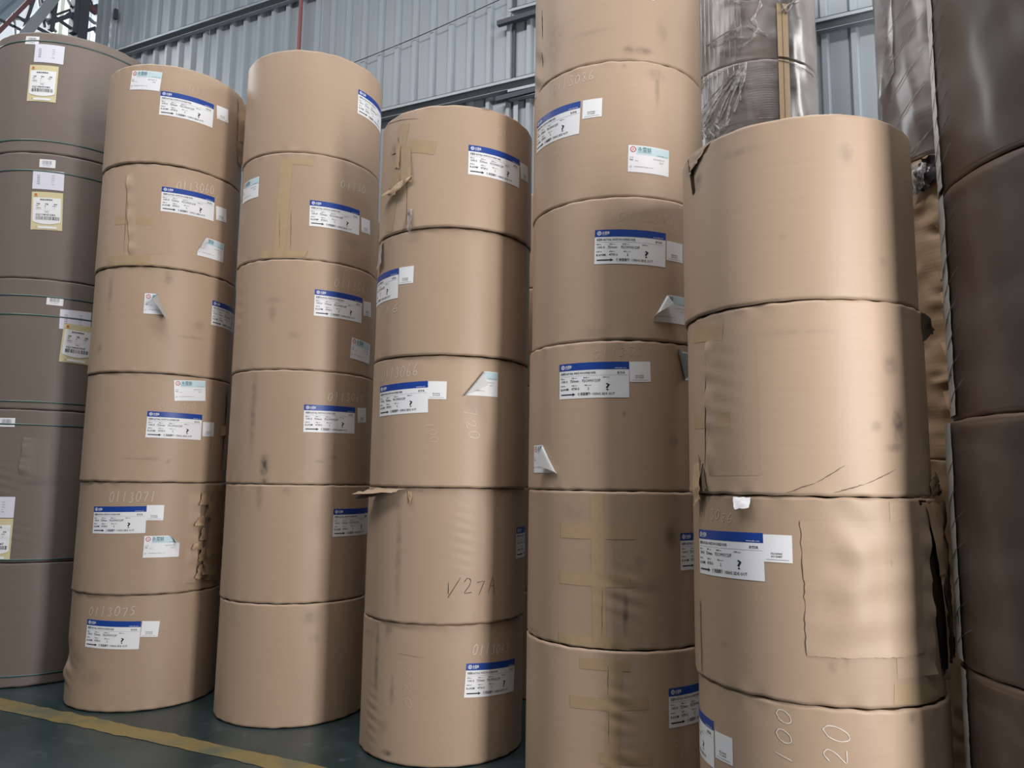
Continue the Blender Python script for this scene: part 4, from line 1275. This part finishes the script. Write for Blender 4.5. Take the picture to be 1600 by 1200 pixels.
# tape torn loose on the top roll of the five-high stack
ff(3, 5, [(-1.82, 0.50, 0.002), (-1.66, 0.49, 0.004), (-1.62, 0.28, 0.012), (-1.80, 0.27, 0.006)], 'tape', 'torn_tape', 41, crumple=0.005)
ff(3, 5, [(-1.80, 0.30, 0.004), (-1.60, 0.31, 0.012), (-1.86, 0.22, 0.028), (-2.20, 0.245, 0.034)], 'tape', 'torn_tape', 42, crumple=0.010)
ff(3, 5, [(-1.92, 0.52, 0.002), (-1.83, 0.52, 0.003), (-1.84, 0.38, 0.008), (-1.93, 0.40, 0.006)], 'flap', 'torn_flap', 43, nu=5, nv=6)
ff(3, 5, [(-1.68, 0.115, 0.003), (-1.60, 0.12, 0.006), (-1.60, -0.02, 0.024), (-1.65, -0.02, 0.018)], 'film_fold', 'film_scrap', 44, nu=5, nv=6)
# crushed upper corner and hanging strip on the four-high stack
ff(5, 4, [(-2.58, 0.70, 0.002), (-2.50, 0.706, 0.003), (-2.44, 0.54, 0.003), (-2.49, 0.53, 0.003)], 'gap', 'tear_or_dark_gap', 51, crumple=0.002)
ff(5, 4, [(-2.54, 0.708, 0.003), (-2.20, 0.712, 0.003), (-2.36, 0.66, 0.010), (-2.50, 0.62, 0.012)], 'kraft', 'torn_flap', 52, crumple=0.010)
ff(5, 3, [(-2.62, 0.12, 0.003), (-2.44, 0.13, 0.004), (-2.46, -0.02, 0.022), (-2.60, -0.05, 0.026)], 'flap', 'torn_flap', 53, crumple=0.008)
ff(5, 3, [(-2.52, 0.16, 0.003), (-2.42, 0.10, 0.003), (-2.36, 0.02, 0.010), (-2.42, 0.02, 0.012)], 'flap_dark', 'torn_flap', 54, crumple=0.004, nu=5, nv=5)
ff(5, 3, [(-0.22, 0.712, 0.002), (0.02, 0.708, 0.030), (0.06, 0.66, 0.040), (-0.20, 0.60, 0.004)], 'flap_dark', 'torn_flap', 55, crumple=0.006)
ff(5, 3, [(-0.25, 0.05, 0.002), (-0.02, 0.10, 0.016), (0.05, 0.01, 0.034), (-0.2, 0.006, 0.006)], 'flap', 'torn_flap', 56, crumple=0.008)
# split wrapper gaping at the side of the same stack
ff(5, 2, [(-0.56, 0.712, 0.004), (-0.46, 0.712, 0.008), (0.02, 0.09, 0.012), (-0.30, 0.10, 0.006)], 'gap', 'tear_or_dark_gap', 61, crumple=0.002, nu=8, nv=14)
ff(5, 2, [(-0.44, 0.712, 0.008), (-0.06, 0.708, 0.028), (0.06, 0.10, 0.028), (-0.10, 0.14, 0.030)], 'flap', 'torn_wrapper', 62, crumple=0.014, nu=9, nv=16, label='torn wrapper hanging open')
ff(5, 2, [(-0.52, 0.70, 0.020), (-0.30, 0.706, 0.028), (-0.16, 0.46, 0.029), (-0.34, 0.44, 0.026)], 'flap', 'torn_flap', 63, crumple=0.010)
ff(5, 2, [(-0.14, 0.24, 0.032), (0.04, 0.26, 0.028), (0.08, 0.12, 0.029), (-0.04, 0.16, 0.034)], 'tape', 'torn_flap', 64, crumple=0.008)
ff(5, 2, [(-0.30, 0.075, 0.003), (0.02, 0.110, 0.008), (0.16, 0.05, 0.034), (-0.02, 0.035, 0.010)], 'tape', 'torn_tape', 65, crumple=0.004)
ff(5, 2, [(-2.10, 0.712, 0.003), (-1.94, 0.712, 0.003), (-1.93, 0.675, 0.022), (-2.06, 0.672, 0.020)], 'white', 'sticker_scrap', 66, crumple=0.004, nu=6, nv=6, label='scrap of a torn white sticker')
ff(5, 2, [(-2.63, 0.30, 0.004), (-2.60, 0.30, 0.006), (-2.58, 0.03, 0.010), (-2.61, 0.03, 0.008)], 'film_fold', 'film_scrap', 67, crumple=0.003, nu=3, nv=14)
# film and packing hanging off the crumpled stack in the gap
ff(8, 3, [(-2.72, 1.55, 0.02), (-2.50, 1.58, 0.01), (-2.52, 0.56, 0.015), (-2.80, 0.42, 0.06)], 'film_pleat', 'film_flap', 71, crumple=0.008, nu=6, nv=9, label='loose flap of cloudy film')
ff(8, 2, [(-2.24, 1.58, 0.02), (-2.05, 1.60, 0.02), (-2.02, 1.46, 0.03), (-2.22, 1.40, 0.03)], 'wire', 'packing_wad', 72, crumple=0.03, nu=8, nv=8, label='wad of black and clear packing film')
ff(8, 2, [(-2.26, 1.55, 0.04), (-2.12, 1.57, 0.04), (-2.14, 1.44, 0.05), (-2.30, 1.38, 0.03)], 'film_fold', 'packing_wad', 73, crumple=0.02, nu=6, nv=6)
for j in range(16):
    z_ = 1.40 - j * 0.085
    a_ = -1.95 + 0.06 * math.sin(j * 2.3)
    ff(8, 2, [(a_ - .12, z_ + .05, 0.003), (a_ + .10, z_ + .08, 0.030), (a_ + .14, z_ - .02, 0.028), (a_ - .06, z_ - .05, 0.004)], ('crumple', 'flap', 'crumple')[j % 3], 'crumpled_fold', 80 + j, crumple=0.012, nu=6, nv=5)
ff(3, 4, [(-2.24, 0.705, 0.004), (-2.16, 0.715, 0.010), (-2.12, 0.565, 0.022), (-2.34, 0.545, 0.016)], 'silver', 'peeled_sticker', 45, crumple=0.003, nu=6, nv=8, label='curled silver sticker back')


# stretch film on the wrapped stacks
def film_shell(s, k, z0, z1, off, mat, name='stretch_film', a0=-math.pi, a1=math.pi, label=None, wav=0.0015):
    surf = SURF[(s, k)]
    n, m_ = 120, 24
    aa = np.linspace(a0, a1, n); zz = np.linspace(z0, z1, m_)
    A_, Z_ = np.meshgrid(aa, zz, indexing='ij')
    o_ = off + wav * np.sin(A_ * 23 + Z_ * 9) + wav * np.sin(A_ * 11 - Z_ * 17)
    P = surf.pt(A_, np.clip(Z_, 0.06, surf.H - 0.06), o_)
    P[..., 2] = Z_
    o = link_mesh(name, P.reshape(-1, 3), grid_faces(n, m_), M[mat], ROOTS[(s, k)], True)
    if label: o['label'] = label
    return o


for k in (1, 2, 3, 4):
    film_shell(6, k, 0.02, 0.84, 0.006, 'film_tight')
for k in (3, 4):
    film_shell(7, k, 0.01, 1.49, 0.008, 'film', wav=0.002)
film_shell(8, 3, 0.02, 1.60, 0.010, 'film', wav=0.0015)
film_shell(8, 2, 1.45, 1.60, 0.012, 'film', wav=0.002)


def film_ridge(s, k, pts, w, off=0.012, mat='film_fold', name='film_fold'):
    surf = SURF[(s, k)]
    q = np.array(pts, dtype=float)
    tt = np.linspace(0, len(q) - 1, (len(q) - 1) * 6 + 1)
    a = np.interp(tt, range(len(q)), q[:, 0]); z = np.interp(tt, range(len(q)), q[:, 1])
    du = np.gradient(a) * surf.R; dz = np.gradient(z); l = np.hypot(du, dz) + 1e-9
    ww = w * (0.4 + 0.6 * np.sin(np.pi * np.linspace(0.05, 0.95, len(tt)))) * (0.8 + 0.4 * np.sin(tt * 5))
    rows = []
    for e, lf in ((-1, 0), (0, w * 0.8), (1, 0)):
        P = surf.pt(a - dz / l * ww * e / 2 / surf.R, np.clip(z + du / l * ww * e / 2, 0.06, surf.H - 0.06), off + lf)
        P[:, 2] = z + du / l * ww * e / 2
        rows.append(P)
    P = np.stack(rows, 1).reshape(-1, 3)
    link_mesh(name, P, grid_faces(len(tt), 3), M[mat], ROOTS[(s, k)], True)


# folds of film on the wrapped stack by the wall
film_ridge(7, 3, [(-2.45, 1.30), (-2.16, 1.435), (-1.66, 1.479), (-1.25, 1.485), (-0.8, 1.47), (-0.35, 1.43)], 0.012)
for j, (a_, z_) in enumerate([(-2.30, 1.06), (-2.16, 1.12), (-2.05, 1.02), (-1.92, 1.10), (-1.82, 1.06), (-1.70, 1.12), (-1.60, 1.20), (-2.36, 1.18)]):
    film_ridge(7, 3, [(a_, z_), (a_ * 0.6 - 0.4 * 1.52 + 0.05 * math.sin(j * 3), z_ * 0.55 + 1.46 * 0.45), (-1.50, 1.475)], 0.016 + 0.006 * (j % 3))
for j, (a_, z_) in enumerate([(-2.3, 1.05), (-2.15, 1.02), (-2.0, 1.0), (-1.9, 1.03)]):
    film_ridge(7, 3, [(a_ - .12, z_ + .06), (a_, z_ - .03), (a_ + .14, z_ + .05)], 0.022)
film_ridge(7, 3, [(-2.0, 1.03), (-1.5, 1.045), (-1.05, 1.05)], 0.008)
film_ridge(7, 4, [(-2.1, 0.20), (-1.80, 0.235), (-1.48, 0.25), (-1.30, 0.20), (-1.18, 0.155)], 0.030)
film_ridge(7, 4, [(-1.62, 0.10), (-1.42, 0.14), (-1.32, 0.22), (-1.40, 0.30), (-1.28, 0.40), (-1.30, 0.48)], 0.030)
film_ridge(7, 4, [(-2.0, 0.17), (-1.7, 0.19), (-1.45, 0.16)], 0.022)
film_ridge(7, 4, [(-1.7, 0.46), (-1.45, 0.44), (-1.20, 0.46)], 0.035)
film_ridge(7, 4, [(-1.02, 0.34), (-0.85, 0.42), (-0.6, 0.48)], 0.020)
film_ridge(7, 4, [(-1.02, 0.45), (-0.9, 0.34), (-0.7, 0.50)], 0.016)
# standing pleats in the film
for j in range(9):
    film_ridge(7, 4, [(-2.25 + j * 0.085, 0.02), (-2.25 + j * 0.085, 0.80)], 0.014, off=0.009, mat='film_pleat', name='film_pleat')
    film_ridge(7, 3, [(-2.20 + j * 0.085, 1.25 + 0.02 * j), (-2.20 + j * 0.085, 1.49)], 0.014, off=0.009, mat='film_pleat', name='film_pleat')
for j in range(26):
    z_ = 1.44 - j * 0.018
    film_ridge(7, 3, [(-1.62 + 0.012 * j, z_ - 0.004 * (j % 3)), (-1.35, z_), (-1.07, z_ + 0.003)], 0.006, off=0.009, mat='film_pleat', name='film_pleat')
# paperboard strip trapped under the film
for k_, z0_, z1_ in ((3, 1.00, 1.49), (4, 0.01, 0.42)):
    fr_ = Frame(SURF[(7, k_)], -1.045, z1_, 0.0)
    P_, F_ = sheet_mesh(fr_, 0, 0.082, 0, z1_ - z0_, 0.014)
    link_mesh('board_strip', P_, F_, M['tape'], ROOTS[(7, k_)], True)
    P_, F_ = sheet_mesh(fr_, 0.036, 0.040, 0, z1_ - z0_, 0.0152)
    link_mesh('board_strip', P_, F_, M['flap_dark'], ROOTS[(7, k_)], True)
for j in range(7):
    z_ = 1.45 - j * 0.19
    film_ridge(8, 3, [(-2.62, z_ - .10), (-2.40, z_ - .02), (-2.10, z_ + .10)], 0.010, off=0.014, mat='film_pleat', name='film_pleat')
film_ridge(8, 3, [(-2.45, 0.02), (-2.30, 0.04), (-2.1, 0.12), (-1.9, 0.24), (-1.7, 0.30)], 0.012, off=0.014)
for k_ in (2, 3, 4):
    for j in range(7):
        z_ = 0.10 + j * 0.10
        film_ridge(6, k_, [(-3.12, z_ - .05), (-2.98, z_), (-2.80, z_ + .045)], 0.005, off=0.008, mat='film_pleat', name='film_pleat')
# white strip standing in for the bright sheen down the dark rolls' flank
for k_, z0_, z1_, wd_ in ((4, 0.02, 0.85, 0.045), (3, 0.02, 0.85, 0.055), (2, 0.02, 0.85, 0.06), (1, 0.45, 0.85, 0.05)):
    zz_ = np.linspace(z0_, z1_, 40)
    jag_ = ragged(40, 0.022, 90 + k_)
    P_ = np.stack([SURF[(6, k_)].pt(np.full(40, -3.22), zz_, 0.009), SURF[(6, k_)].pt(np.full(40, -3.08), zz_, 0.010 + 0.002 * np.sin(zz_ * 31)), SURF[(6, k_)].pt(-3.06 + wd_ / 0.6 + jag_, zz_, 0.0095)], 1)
    link_mesh('film_edge_sheen', P_.reshape(-1, 3), grid_faces(40, 3)[:, ::-1], M['film_edge_sheen'], ROOTS[(6, k_)], True)
